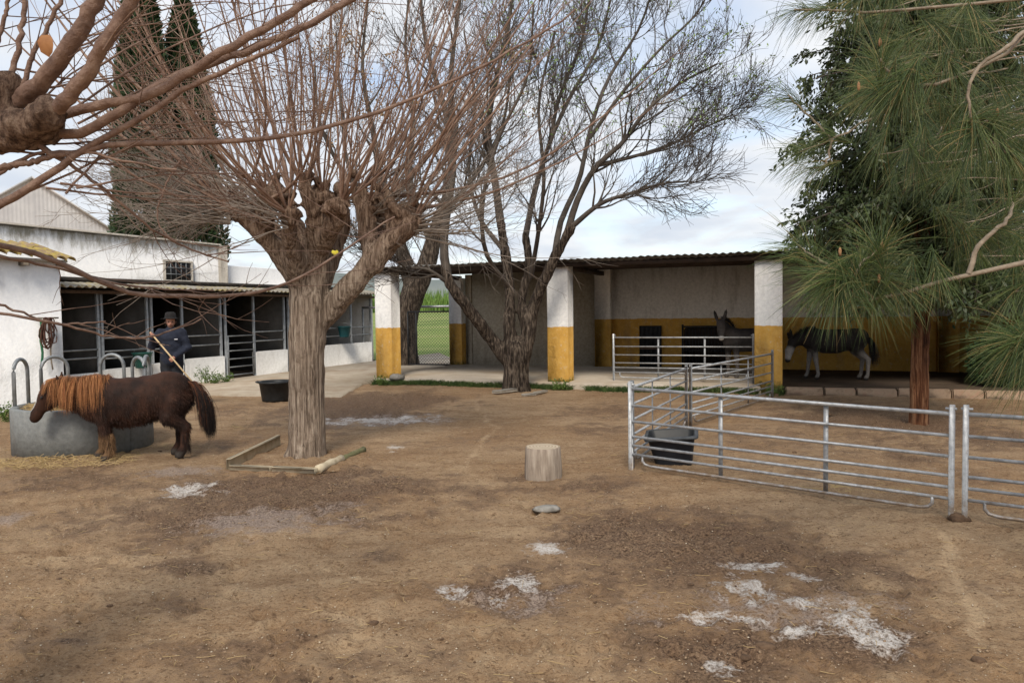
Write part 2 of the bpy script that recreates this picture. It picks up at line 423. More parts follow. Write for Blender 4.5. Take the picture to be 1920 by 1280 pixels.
# yard earth
t = NT('yard_earth')
big = t.noise(.5, 5, .6, dist=.4); mid = t.noise(3.6, 7, .68); streak = t.noise(2.6, 6, .7, st=(.45, 1.6, 1)); sm = t.noise(13, 6, .7); fine = t.noise(52, 6, .74); grain = t.noise(190, 3, .7)
fm = t.noise(27, 5, .72, st=(.7, 1.25, 1))
c = t.mix(t.ramp(big, [(.40, 0.0), (.60, 1.0)]), (.345, .216, .116), (.455, .315, .188))
c = t.mix(t.ramp(streak, [(.38, .70), (.54, 0.0)]), c, (.240, .143, .076))
c = t.mix(t.ramp(mid, [(.52, 0.0), (.66, .45)]), c, (.54, .395, .245))
c = t.mix(t.ramp(sm, [(.36, .45), (.48, 0.0)]), c, (.220, .130, .070))
c = t.mix(t.ramp(fm, [(.36, .80), (.44, 0.0)]), c, (.130, .074, .040))
c = t.mix(t.ramp(fm, [(.56, 0.0), (.68, .35)]), c, (.57, .44, .29))
c = t.mix(t.ramp(fine, [(.37, .75), (.45, 0.0)]), c, (.120, .068, .036))
c = t.mix(t.ramp(fine, [(.56, 0.0), (.68, .45)]), c, (.60, .47, .315))
c = t.mix(t.ramp(grain, [(.62, 0.0), (.70, .5)]), c, (.66, .54, .39))
brk = t.math('SUBTRACT', t.math('ADD', t.math('ADD', t.math('MULTIPLY', mid, 1.1), t.math('MULTIPLY', sm, 1.0)), t.math('MULTIPLY', fine, .8)), 1.45)
brk2 = t.math('SUBTRACT', t.math('ADD', t.math('ADD', t.math('MULTIPLY', mid, 1.2), t.math('MULTIPLY', sm, 1.0)), t.math('MULTIPLY', fine, .25)), 1.22)
def gated(nm, amp):
    a = t.attr(nm).outputs['Fac']; return t.math('ADD', a, t.math('MULTIPLY', t.math('MULTIPLY', brk2 if nm in ('lime', 'ashy') else brk, amp), t.math('MULTIPLY', a, 3.5, True)))
damp = gated('damp', 1.7)
dmask = t.ramp(damp, [(.16, 0.0), (.52, 1.0)])
dcol = t.mix(t.ramp(fine, [(.42, 0.0), (.56, 1.0)]), (.060, .034, .021), (.215, .132, .082))
c = t.mix(t.math('MULTIPLY', dmask, t.ramp(t.math('ADD', t.math('MULTIPLY', sm, .5), t.math('MULTIPLY', fine, .5)), [(.42, .97), (.58, .62)])), c, dcol)
gmask = t.ramp(gated('ashy', 1.6), [(.35, 0.0), (.80, .7)])
c = t.mix(gmask, c, t.mix(t.ramp(fine, [(.40, 0.0), (.56, 1.0)]), (.20, .145, .115), (.45, .365, .31)))
lime = t.ramp(gated('lime', 2.4), [(.36, 0.0), (1.05, .95)])
c = t.mix(lime, c, t.mix(t.ramp(fine, [(.38, 0.0), (.54, 1.0)]), (.50, .42, .34), (.74, .70, .66)))
straw = t.ramp(gated('straw', 2.2), [(.45, 0.0), (.85, .6)])
c = t.mix(straw, c, (.47, .34, .13))
trail = t.ramp(gated('trail', 2.2), [(.40, 0.0), (1.0, .55)])
c = t.mix(trail, c, (.58, .42, .26))
h = t.math('ADD', t.math('ADD', t.math('MULTIPLY', fine, 1.0), t.math('MULTIPLY', grain, .45)), t.math('MULTIPLY', sm, 1.5))
t.bump(h, .75, .035)
rough = t.ramp(dmask, [(0.0, .95), (1.0, .75)])
MT['yard_earth'] = t.fin(c, rough, 0, .2)
simple('far_earth', (.40, .26, .145), (.54, .38, .23), .6, .95, bump=.4, bscale=12)
m = MT

# ================================================================== SETTING
# ------------------------------------------------------------------ ground sheets
V = []; Fq = []
rr = [0, 30, 120, 500, 2000, 6000]
nseg = 48
gv = [(0, 0, -.12)]
for r_ in rr[1:]:
    for i in range(nseg):
        a_ = 2*math.pi*i/nseg; gv.append((r_*math.cos(a_), r_*math.sin(a_), -.12))
gf = [(0, 1+i, 1+(i+1) % nseg) for i in range(nseg)]
for q in range(len(rr)-2):
    b0 = 1+q*nseg; b1 = b0+nseg
    gf += [(b0+i, b1+i, b1+(i+1) % nseg, b0+(i+1) % nseg) for i in range(nseg)]
struct(mk('ground', gv, gf, m['far_earth']), 'brown bare ground around the farm')

# the trodden yard: a height map with hoof prints, sampled on a sheet that is finest near the viewer
gx0, gx1, gy0, gy1, gs = -14.0, 14.0, 1.0, 21.0, 0.025
nx_, ny_ = int((gx1-gx0)/gs)+1, int((gy1-gy0)/gs)+1
XX, YY = np.meshgrid(gx0+np.arange(nx_)*gs, gy0+np.arange(ny_)*gs, indexing='ij')
Z0 = np.zeros_like(XX)
hm = (fbm(np.stack([XX*.5, YY*.5, Z0], -1), 3, 3)-.5)*.10 + (fbm(np.stack([XX*2.6, YY*2.6, Z0], -1), 3, 9)-.5)*.045 + (fbm(np.stack([XX*11, YY*11, Z0], -1), 3, 21)-.5)*.020
ag = (fbm(np.stack([XX*.8, YY*.8, Z0], -1), 3, 77)-.35).clip(0, .4)*2.5
PATCH = []   # kind, world x, y, rx, ry, strength
def patch(kind, px, py, wx, wy, s=1.0):
    c_ = G(px, py); e_ = G(px+wx, py); f1 = G(px, py-wy); f2 = G(px, py+wy)
    PATCH.append((kind, c_[0], (f1[1]+f2[1])/2, abs(e_[0]-c_[0]), abs(f1[1]-f2[1])/2, s))
for a_ in [(520, 930, 200, 42, 1.5), (690, 763, 120, 24, 1.5), *[(rng.uniform(60, 1860), rng.uniform(800, 1270), rng.uniform(30, 100), rng.uniform(6, 22), rng.uniform(.35, .75)) for _ in range(34)], (1260, 1015, 170, 50), (1400, 1060, 200, 60, .8), (1330, 1235, 140, 50), (1150, 1090, 180, 60, .5), (950, 1105, 120, 35, .8), (1560, 1210, 170, 50, .8), (140, 905, 140, 20, .6), (1000, 900, 60, 14, .5),
           (1850, 1110, 60, 30, .3), (1150, 770, 90, 12, .6), (1700, 790, 180, 35, .9), (310, 1065, 60, 12, .8), (1490, 830, 240, 40, .35), (420, 770, 70, 14, .4), (1130, 800, 60, 10, .5), (60, 1180, 90, 50, .3), (420, 1230, 200, 40, .35), (800, 1240, 160, 40, .3), (900, 830, 140, 20, .3)]:
    patch('damp', *a_)
for a_ in [(490, 985, 120, 26), (335, 886, 50, 9, 1.2), (15, 970, 30, 13, 1.2), (620, 955, 70, 14, .7), (700, 790, 110, 9), (960, 1120, 110, 22, .7), (1470, 1150, 190, 40, .7), (1650, 880, 100, 20, .3)]:
    patch('ashy', *a_)
for a_ in [(360, 918, 55, 10), (700, 789, 90, 6), (1030, 1028, 34, 12), (850, 1103, 32, 11, .9), (935, 1118, 20, 9), (975, 1095, 40, 14, .8), (1410, 1108, 50, 22, .9), (1318, 1155, 36, 11), (1385, 1160, 40, 10, .8), (1500, 1190, 60, 11, .8), (1610, 1190, 48, 38), (1605, 1150, 30, 14, .9), (1505, 1085, 24, 9, .9), (1425, 1068, 50, 9, .8), (1355, 1254, 28, 12, .9), (742, 842, 14, 5, .9), (1500, 1135, 60, 10, .6)]:
    patch('lime', *a_)
for a_ in [(70, 868, 90, 12), (200, 850, 60, 12, .7), (300, 838, 50, 8, .5), (1560, 915, 160, 8, .55), (450, 800, 40, 8, .4)]:
    patch('straw', *a_)
def lineattr(X, Y, pts, wd):
    P_ = np.array([G(*p)[:2] for p in pts]); o = np.zeros_like(X)
    for a_, b_ in zip(P_[:-1], P_[1:]):
        d_ = b_-a_; t_ = np.clip(((X-a_[0])*d_[0]+(Y-a_[1])*d_[1])/(d_@d_), 0, 1)
        o = np.maximum(o, np.exp(-(((X-a_[0]-t_*d_[0])**2+(Y-a_[1]-t_*d_[1])**2)/wd**2)))
    return o
def attrs_at(X, Y):
    A = {k: np.zeros_like(X) for k in ('damp', 'ashy', 'lime', 'straw')}
    zo = X*0
    wx1 = fbm(np.stack([X*1.6, Y*1.6, zo], -1), 4, 101)-.5; wy1 = fbm(np.stack([X*1.6, Y*1.6, zo], -1), 4, 131)-.5
    wx2 = fbm(np.stack([X*5.5, Y*5.5, zo], -1), 3, 151)-.5; wy2 = fbm(np.stack([X*5.5, Y*5.5, zo], -1), 3, 171)-.5
    for k, x_, y_, rx, ry, s in PATCH:
        q = ((X-x_+wx1*rx*2.0+wx2*rx*1.0)/rx)**2+((Y-y_+wy1*ry*1.6+wy2*ry*1.0)/ry)**2
        A[k] = np.maximum(A[k], s*np.exp(-q*.75))
    X = X+wx1*.3+wx2*.06; Y = Y+wy1*.3+wy2*.06
    A['trail'] = np.maximum.reduce([lineattr(X, Y, [(380, 1045), (560, 1065), (700, 1085), (880, 1130)], .03), lineattr(X, Y, [(880, 750), (930, 805), (885, 850), (880, 890), (930, 915)], .05)*.8,
        lineattr(X, Y, [(1770, 1000), (1800, 1080), (1825, 1150), (1830, 1200)], .06), lineattr(X, Y, [(1840, 1110), (1920, 1150)], .05), lineattr(X, Y, [(1060, 940), (1300, 950), (1700, 1010)], .04)*.6,
        lineattr(X, Y, [(0, 1035), (330, 1050)], .03)*.7, lineattr(X, Y, [(640, 1140), (690, 1165)], .06)])
    return A
Ag = {k: np.repeat(np.repeat(v, 4, 0), 4, 1)[:nx_, :ny_] for k, v in attrs_at(XX[::4, ::4], YY[::4, ::4]).items()}   # coarse copy is enough for relief
churn = np.clip(Ag['damp']+.35*ag, 0, 1.2)
hm += (fbm(np.stack([XX*8.5, YY*8.5, Z0+3], -1), 4, 31)-.5)*.085*churn
hm -= Ag['lime']*.008
def stamp(x_, y_, rad, depth, ang, el):
    i0 = int((x_-gx0)/gs); j0 = int((y_-gy0)/gs); q = int(rad*2.4/gs)+1
    a0, a1, b0, b1 = max(i0-q, 0), min(i0+q, nx_), max(j0-q, 0), min(j0+q, ny_)
    if a1 <= a0 or b1 <= b0: return
    dx = XX[a0:a1, b0:b1]-x_; dy = YY[a0:a1, b0:b1]-y_
    u_ = (dx*math.cos(ang)+dy*math.sin(ang))/el; v_ = -dx*math.sin(ang)+dy*math.cos(ang)
    d_ = np.sqrt(u_*u_+v_*v_)/rad
    hm[a0:a1, b0:b1] += -depth*np.exp(-(d_**3)) + depth*.55*np.exp(-((d_-1.35)/.28)**2)
for _ in range(2600):
    y_ = 2.4+16*random.random()**1.5; x_ = (random.random()*2-1)*.85*y_
    i_, j_ = int((x_-gx0)/gs), int((y_-gy0)/gs)
    if not (0 <= i_ < nx_ and 0 <= j_ < ny_): continue
    if random.random() > .28+churn[i_, j_]: continue
    stamp(x_, y_, random.uniform(.035, .075), random.uniform(.010, .032), random.random()*6.3, random.uniform(1, 1.5))
def hsample(X, Y):
    fi = np.clip((X-gx0)/gs, 0, nx_-1.001); fj = np.clip((Y-gy0)/gs, 0, ny_-1.001)
    i_ = fi.astype(int); j_ = fj.astype(int); a_ = fi-i_; b_ = fj-j_
    return hm[i_, j_]*(1-a_)*(1-b_)+hm[i_+1, j_]*a_*(1-b_)+hm[i_, j_+1]*(1-a_)*b_+hm[i_+1, j_+1]*a_*b_
def hz(x, y): return float(hsample(np.array([x]), np.array([y]))[0])
NR, NC = 370, 740
iy = np.linspace(1/1.3, 1/19.5, NR); ys = 1/iy
us = np.concatenate([np.linspace(-3.5, -.84, 60)[:-1], np.linspace(-.84, .84, NC-120), np.linspace(.84, 3.5, 61)[1:]]); NC = len(us)
Yg, Ug = np.meshgrid(ys, us, indexing='ij'); Xg = Yg*Ug
Xg = np.clip(Xg, -13.9, 13.9)
Zg = hsample(Xg, Yg)
idx = np.arange(NR*NC).reshape(NR, NC)
Fy = np.stack([idx[:-1, :-1], idx[:-1, 1:], idx[1:, 1:], idx[1:, :-1]], -1).reshape(-1, 4)
At = attrs_at(Xg.ravel(), Yg.ravel())
ext = (fbm(np.stack([Xg.ravel()*26, Yg.ravel()*26, Xg.ravel()*0+5], -1), 3, 51)-.5)*.022
struct(mk('yard', np.stack([Xg.ravel(), Yg.ravel(), Zg.ravel()+ext], -1), [Fy.astype(np.int32)], m['yard_earth'], smooth=True, attrs=At), 'trodden brown earth yard with hoof prints and pale patches')

E1 = np.array([.940, -.342, 0]); E2 = np.array([.342, .940, 0]); O = np.array([-3.42, 18.43, 0])
def S(a, b, z=0.0): return O+E1*a+E2*b+np.array([0, 0, z])
S1 = np.array([.923, -.385, 0]); S2 = np.array([.385, .923, 0]); T0 = np.array([-7.69, 19.74, 0])
def T(t_, off, z=0.0): return T0+S2*t_+S1*off+np.array([0, 0, z])
AXE = np.array([E1, E2, [0, 0, 1]]); AXS = np.array([S1, S2, [0, 0, 1]])

# concrete path between stable and shed, real sheet over the ground
pc = [T(-7.5, .0), T(-3.0, 1.7), G(640, 745), S(-.2, -.3), S(-.2, 6), T(12, 0)]
pv = [p+np.array([0, 0, z_]) for z_ in (.055, -.10) for p in pc]
n_ = len(pc)
struct(mk('path', pv, [tuple(range(n_))[::-1]] + [(i, (i+1) % n_, n_+(i+1) % n_, n_+i) for i in range(n_)], m['path_concrete']), 'pale worn concrete path beside the stables')

# field beyond the gate, rising slightly, and hills
fv = []; ff = []
for i, d_ in enumerate((24.6, 40, 60, 85, 112)):
    zz = -.05+1.72*((d_-24.6)/87.4)**1.15
    for j in range(9):
        c_ = S(-1.2, 0)
        fv.append((-8.5*d_/25+j*2.1*d_/25, d_+ .0, zz+.15*math.sin(j*1.7+i)*(i > 1)))
for i in range(4):
    for j in range(8): ff.append((i*9+j, i*9+j+1, (i+1)*9+j+1, (i+1)*9+j))
struct(mk('field', fv, ff, m['field_grass'], smooth=True), 'green grass field beyond the chain-link gate')
hv = []; hf = []
nh = 60
for i in range(nh+1):
    x_ = -3200+6400*i/nh; h_ = 95+70*fbm(np.array([[i*.23, 1.3, 0]]), 3, 5)[0]+25*math.sin(i*.35)
    hv += [(x_, 2600, -5), (x_, 2900, h_), (x_, 3400, -5)]
for i in range(nh): hf += [(i*3, i*3+3, i*3+4, i*3+1), (i*3+1, i*3+4, i*3+5, i*3+2)]
struct(mk('hills', hv, hf, m['hill'], smooth=True), 'low distant hills on the skyline')
# cane hedge at the end of the field
nc_ = 4200
bx = np.stack([rng.uniform(-60, 25, nc_), rng.uniform(108, 114, nc_), np.full(nc_, 1.4)], -1)
hh = rng.uniform(1.8, 3.9, nc_)
K = 4; tt = np.linspace(0, 1, K)
lean = rng.normal(0, .55, (nc_, 2))
P = np.stack([np.concatenate([bx[:, :2]+lean*q*q, (bx[:, 2]+hh*q)[:, None]], 1) for q in tt], 1)
V1, F1 = tubes(P, np.outer(rng.uniform(.05, .15, nc_), [.8, 1, .7, .05]), 3)
tag(mk('cane_hedge', V1, [F1], m['cane']), 'tall green cane hedge at the far end of the field', 'hedge', kind='stuff')

# ------------------------------------------------------------------ OPEN SHED
shed = empty('open_shed', S(6, 2)); tag(shed, 'open-fronted shed with yellow and white pillars and corrugated roof', 'shed')
def ch(o, par):          # parent without moving
    o.parent = par; o.matrix_parent_inverse = par.matrix_basis.inverted() if False else Matrix.Translation(-Vector(par.location)) if par.rotation_euler.z == 0 else par.matrix_basis.inverted()
    return o
def part(mb, name, mat, par, smooth=False): return ch(mb.build(name, mat, None, smooth), par)
SA0, SA1, SD = -.12, 15.3, 4.75
# floor slabs: left two bays in concrete, right bay in trodden dirt, with a stone edge
part(MB().box(S(4.55, 2.45, .03), (9.2, 5.0, .22), AXE, .02), 'concrete_floor', m['concrete_floor'], shed)
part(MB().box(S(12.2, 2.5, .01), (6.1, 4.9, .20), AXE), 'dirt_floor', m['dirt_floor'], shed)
a_ = 9.62
while a_ < 15:
    L_ = random.uniform(.45, .8)
    part(MB().box(S(a_+L_/2, -.06+random.uniform(-.02, .02), .05+random.uniform(-.012, .012)), (L_-.02, .2, .2), AXE, .02), 'edge_stone', m['stone_block'], shed)
    a_ += L_
# pillars
def pillar(a0, b0, wd, dp, top):
    mb = MB()
    nz = 7
    mb.box(S(a0+wd/2, b0+dp/2, top/2-.05), (wd, dp, top+.1), AXE, .012)
    return part(mb, 'pillar', m['pillar_paint'], shed)
pillar(0, 0, .46, .46, 2.77); pillar(4.50, 0, .50, .46, 2.79); pillar(9.02, 0, .55, .46, 2.82); pillar(14.75, 0, .5, .46, 2.84)
pillar(-.08, 4.55, .42, .34, 2.8)
# back wall in three bays with pilasters and end wall
part(MB().box(S(2.62, 4.86, 1.45), (4.0, .2, 3.12), AXE), 'cement_wall', m['bare_cement'], shed)
part(MB().box(S(.50, 4.9, 1.45), (.2, .34, 2.9), AXE, .01), 'wall_end', m['bare_cement'], shed)
part(MB().box(S(9.98, 4.88, 1.5), (10.7, .2, 3.08), AXE), 'back_wall', m['back_wall_paint'], shed)
for a_ in (4.52, 9.02, 13.2):
    part(MB().box(S(a_+.23, 4.66, 1.47), (.46, .26, 2.94), AXE, .01), 'pilaster', m['back_wall_paint'], shed)
part(MB().box(S(15.35, 2.4, 1.45), (.2, 5.1, 2.9), AXE), 'end_wall', m['back_wall_paint'], shed)
# roof: corrugated sheets on purlins, each sheet its own mesh
def corr(a0, a1, b0, b1, z0, z1, pitch, amp, SF, th=.008):
    n_ = max(2, int(round((a1-a0)/pitch*6))); xs = np.linspace(a0, a1, n_+1)
    V_ = []
    for zz in (0, -th):
        for b_, zb in ((b0, z0), (b1, z1)):
            for x_ in xs: V_.append(SF(x_, b_, zb+amp*math.sin(2*math.pi*x_/pitch)+zz))
    q = n_+1; F_ = []
    for i in range(n_):
        F_ += [(i, i+1, q+i+1, q+i), (2*q+i, 3*q+i, 3*q+i+1, 2*q+i+1), (i, 2*q+i, 2*q+i+1, i+1), (q+i, q+i+1, 3*q+i+1, 3*q+i)]
    return V_, F_
roof = part(MB().box(S(7.6, -.06, 2.80), (15.6, .08, .09), AXE), 'front_beam', m['beam'], shed)
a_ = -.3; k_ = 0
while a_ < 15.4:
    V_, F_ = corr(a_, a_+1.02, -.26, 5.15, 2.885+.006*(k_ % 2)+.004*a_, 3.03+.006*(k_ % 2)+.004*a_, .155, .015, S)
    ch(mk('roof_sheet', V_, F_, m['roof_sheet']), shed); a_ += .99; k_ += 1
for b_ in (1.2, 2.5, 3.8):
    part(MB().box(S(7.55, b_, 2.86+.02*b_), (15.3, .09, .13), AXE), 'purlin', m['beam'], shed)
part(MB().box(S(7.55, 4.86, 3.00), (15.3, .16, .06), AXE), 'wall_plate', m['beam'], shed)
for a_ in (.23, 4.75, 9.3, 15.0):
    part(MB().box(S(a_, 2.45, 2.80), (.12, 4.6, .12), AXE), 'rafter', m['beam'], shed)
# small door on the back wall
dr = part(MB().box(S(6.08, 4.74, .66), (.62, .05, 1.28), AXE, .008), 'door', m['dark_metal'], shed)
for i in range(5): ch(MB().box(S(5.84+.12*i, 4.706, .66), (.10, .02, 1.2), AXE, .004).build('plank', m['dark_metal']), dr).matrix_parent_inverse = Matrix()
ch(MB().box(S(6.08, 4.69, .66), (.6, .016, .05), AXE).build('rail', m['rust_steel']), dr).matrix_parent_inverse = Matrix()
# hay rack
rk = empty('hay_rack', S(7.6, 4.4, .14)); tag(rk, 'dark barred hay rack against the yellow back wall of the shed', 'hay rack')
for z_ in (.18, .62, 1.28): part(MB().bar(S(7.02, 4.35-.12*(z_ > 1), z_), S(8.22, 4.35-.12*(z_ > 1), z_), .05), 'rail', m['dark_metal'], rk)
for i in range(15):
    part(MB().bar(S(7.04+.084*i, 4.35, .16), S(7.04+.084*i, 4.23, 1.28), .02), 'bar', m['dark_metal'], rk)
for a_ in (7.02, 8.22): part(MB().bar(S(a_, 4.38, .13), S(a_, 4.38, 1.34), .05), 'post', m['dark_metal'], rk)
part(MB().box(S(7.62, 4.52, .72), (1.16, .16, 1.05), AXE, .05), 'back_board', m['beam'], rk)

# ------------------------------------------------------------------ STABLE BUILDING
def tpx(px, y0=700):     # where the facade line meets an image column
    d_ = ray(px, y0); n2d = S1[:2]
    k = (T0[:2]@n2d)/(d_[:2]@n2d); p = d_[:2]*k
    return float((p-T0[:2])@S2[:2])
stb = empty('stable_building', T(0, -1.5)); tag(stb, 'long whitewashed stable block with open metal-railed stalls under a lichened canopy', 'stable')
tN, tFar = tpx(103), tpx(700)
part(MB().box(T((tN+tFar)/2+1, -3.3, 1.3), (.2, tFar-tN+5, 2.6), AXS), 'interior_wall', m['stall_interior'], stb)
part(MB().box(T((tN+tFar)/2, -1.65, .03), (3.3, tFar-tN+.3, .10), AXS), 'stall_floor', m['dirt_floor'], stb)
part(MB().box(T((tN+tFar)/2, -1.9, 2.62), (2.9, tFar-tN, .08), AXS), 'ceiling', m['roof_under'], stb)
tp0, tp1 = tpx(-90)-4, 1.9
part(MB().box(T((tp0+tp1)/2, -2.1, 3.20), (.22, tp1-tp0, 1.30), AXS, .02), 'parapet', m['parapet_wall'], stb)
part(MB().box(T((tp0+tp1)/2, -2.08, 3.875), (.34, tp1-tp0+.1, .05), AXS, .012), 'coping', m['pier_cement'], stb)
part(MB().box(T(tp1+.12, -2.06, 3.18), (.34, .30, 1.34), AXS, .02), 'pier', m['pier_cement'], stb)
part(MB().box(T((tp1+tFar)/2+.1, -2.1, 2.92), (.22, tFar-tp1-.2, .72), AXS, .02), 'low_parapet', m['whitewash'], stb)
part(MB().box(T((tp0+tp1)/2, -4.0, 3.2), (3.5, tp1-tp0, 1.1), AXS), 'rear_block', m['whitewash_low'], stb)
# grilled window in the parapet
tw = .35
part(MB().box(T(tw, -1.988, 3.02), (.012, .92, .52), AXS), 'window_opening', m['dark_metal'], stb)
for dz in (-.28, .28): part(MB().box(T(tw, -1.975, 3.02+dz), (.05, 1.04, .06), AXS, .008), 'window_frame', m['pier_cement'], stb)
for dt in (-.48, .48): part(MB().box(T(tw+dt, -1.975, 3.02), (.05, .07, .50), AXS, .008), 'window_frame', m['pier_cement'], stb)
for i in range(4): part(MB().tube([T(tw-.27+.18*i, -1.965, 2.77), T(tw-.27+.18*i, -1.965, 3.27)], .011, 6), 'grille_bar', m['galv_dull'], stb)
for i in range(2): part(MB().tube([T(tw-.44, -1.955, 2.93+.18*i), T(tw+.44, -1.955, 2.93+.18*i)], .011, 6), 'grille_bar', m['galv_dull'], stb)
# canopy: corrugated sheets sloping to the yard, coords (along, across)
def TC(x_, b_, z_): return T(x_, b_, z_)
x_ = tN-.05; k_ = 0
while x_ < tFar+.3:
    V_, F_ = corr(x_, x_+1.05, .42, -2.0, 2.42+.007*(k_ % 2), 2.72+.007*(k_ % 2), .175, .025, TC)
    ch(mk('canopy_sheet', V_, F_, m['canopy_sheet']), stb); x_ += 1.0; k_ += 1
part(MB().box(T((tN+tFar)/2, .06, 2.32), (.08, tFar-tN+.1, .07), AXS), 'canopy_beam', m['rust_steel'], stb)
# posts, rails, low walls, gates
def post(px, wd=.06, mat='galv_dull'):
    t_ = tpx(px); part(MB().box(T(t_, 0, 1.14), (wd, wd, 2.32), AXS, .004), 'post', m[mat], stb); return t_
part(MB().box(T(tpx(103), .03, 1.18), (.12, .12, 2.4), AXS, .01), 'timber_post', m['old_timber'], stb)
for px in (111, 187, 194, 279, 287, 344, 416, 425, 478, 535, 543, 592, 660, 697): post(px)
def rail(pa, pb, z_, rad=.022, off=.0):
    part(MB().tube([T(tpx(pa), off, z_), T(tpx(pb), off, z_)], rad, 6), 'rail', m['galv_dull'], stb)
for pa, pb, zs in ((111, 187, (1.06, .88)), (194, 279, (1.30, 1.0, .84)), (287, 344, (1.22, .98)), (344, 416, (1.25, 1.0)), (478, 535, (1.28, 1.02)), (592, 660, (1.28, 1.02)), (660, 697, (1.28, 1.02))):
    for z_ in zs: rail(pa, pb, z_)
def lowwall(pa, pb, h_):
    a_, b_ = tpx(pa), tpx(pb)
    part(MB().box(T((a_+b_)/2, -.02, h_/2), (.16, b_-a_-.04, h_), AXS, .015), 'low_wall', m['whitewash_low'], stb)
lowwall(111, 190, .55); lowwall(190, 283, .60); lowwall(283, 344, .64); lowwall(344, 421, .68); lowwall(478, 539, .72); lowwall(592, 697, .74)
def stall_gate(pa, pb):
    a_, b_ = tpx(pa)+.05, tpx(pb)-.05
    g_ = ch(MB().bar(T(a_, .03, .12), T(a_, .03, 1.22), .04).build('stall_gate', m['galv_dull']), stb)
    for o in [MB().bar(T(b_, .03, .12), T(b_, .03, 1.22), .04).build('gate_stile', m['galv_dull'])] + [MB().tube([T(a_, .03, z_), T(b_, .03, z_)], .018, 6).build('gate_bar', m['galv_dull']) for z_ in (.14, .36, .58, .80, 1.0, 1.2)]:
        o.parent = g_
stall_gate(425, 478); stall_gate(543, 592)
for px in (190, 283, 421, 539, 595): # stall partitions
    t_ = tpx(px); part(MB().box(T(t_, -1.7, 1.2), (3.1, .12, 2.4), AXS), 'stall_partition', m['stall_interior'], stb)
part(MB().box(T(tN-.12, -1.7, 1.2), (3.2, .14, 2.6), AXS), 'end_partition', m['whitewash_low'], stb)
part(MB().box(T(tFar+.12, -1.7, 1.2), (3.2, .14, 2.6), AXS), 'end_partition', m['whitewash_low'], stb)

# ------------------------------------------------------------------ near white building with tiled eaves
tk = empty('tack_room', T(tN-3, -1)); tag(tk, 'whitewashed building corner with lichened clay tile eaves at the left edge', 'building')
part(MB().box(T(tN-4.2, -1.15, 1.42), (3.3, 8.1, 2.94), AXS, .02), 'wall', m['whitewash'], tk)
# tiled roof slope: rows of half-round tiles along the eaves
def tile(t_, zoff, off0, L_):
    V_ = []; n_ = 7; prof = [(math.cos(math.pi*i/(n_-1))*.105, math.sin(math.pi*i/(n_-1))*.075) for i in range(n_)]
    for q, (o_, zz, sc) in enumerate(((off0, 0, 1.0), (off0-L_, L_*.30, .82))):
        for th in (0, -.018):
            for (y_, z_) in prof: V_.append(T(t_+y_*sc, o_, 2.93+zoff+zz+z_+th))
    F_ = []
    for i in range(n_-1):
        F_ += [(i, i+1, 2*n_+i+1, 2*n_+i), (n_+i, 3*n_+i, 3*n_+i+1, n_+i+1), (i, n_+i, n_+i+1, i+1)]
    ch(mk('roof_tile', V_, F_, m['clay_tile'], smooth=True), tk)
for row in range(3):
    for i in range(16):
        tile(tN-.06-i*.235+random.uniform(-.012, .012), row*.105+random.uniform(-.01, .01)+.012*i, .72-row*.36+random.uniform(-.02, .02), .42)
part(MB().box(T(tN-4.2, -.3, 2.905), (1.9, 8.2, .05), AXS), 'eaves_slab', m['pier_cement'], tk)
for i in range(6): part(MB().box(T(tN-.2-.75*i, .58, 2.83), (.22, .10, .10), AXS, .01), 'rafter_end', m['old_timber'], tk)

# ------------------------------------------------------------------ grey metal barn behind
bn = empty('metal_barn', D(60, 560, 42)*V3(1, 1, 0)); tag(bn, 'pale grey corrugated metal barn with a gable behind the stables', 'barn')
pR = D(60, 335, 42); ph = R(33); gxd = np.array([math.cos(ph), math.sin(ph), 0]); gdp = np.array([-math.sin(ph), math.cos(ph), 0])
dE = ray(212, 436); wE = (dE[0]*pR[1]/dE[1]-pR[0])/(gxd[0]-dE[0]/dE[1]*gxd[1]); pE = pR+gxd*wE; zE = float((CAM+dE*(pE[1]/dE[1]))[2])
V_ = []; F_ = []; n_ = 80
for i in range(n_+1):
    q = -1+2*i/n_; zt = pR[2]-(pR[2]-zE)*abs(q); c_ = pR*V3(1, 1, 0)+gxd*wE*q+gdp*.06*(i % 2); V_ += [c_, c_+V3(0, 0, zt)]
for i in range(n_): F_.append((2*i, 2*i+2, 2*i+3, 2*i+1))
ch(mk('gable_wall', V_, F_, m['barn_sheet']), bn)
for s_ in (-1, 1):
    mb = MB(); a_ = pR-gdp*.25+V3(0, 0, .12); b_ = pR*V3(1, 1, 0)+gxd*s_*(wE+.4)-gdp*.25+V3(0, 0, zE-.12)
    d_ = gdp*18; th = np.array([0, 0, -.12])
    mb.add([a_, b_, b_+d_, a_+d_, a_+th, b_+th, b_+d_+th, a_+d_+th], [(0, 1, 2, 3), (4, 7, 6, 5), (0, 4, 5, 1), (1, 5, 6, 2), (3, 2, 6, 7), (0, 3, 7, 4)])
    part(mb, 'roof_slope', m['barn_sheet'], bn)
    part(MB().box(pR*V3(1, 1, 0)+gxd*s_*wE+gdp*8.9+V3(0, 0, zE/2-.1), (.1, 17.5, zE-.2), np.array([gxd, gdp, [0, 0, 1]])), 'side_wall', m['barn_sheet'], bn)

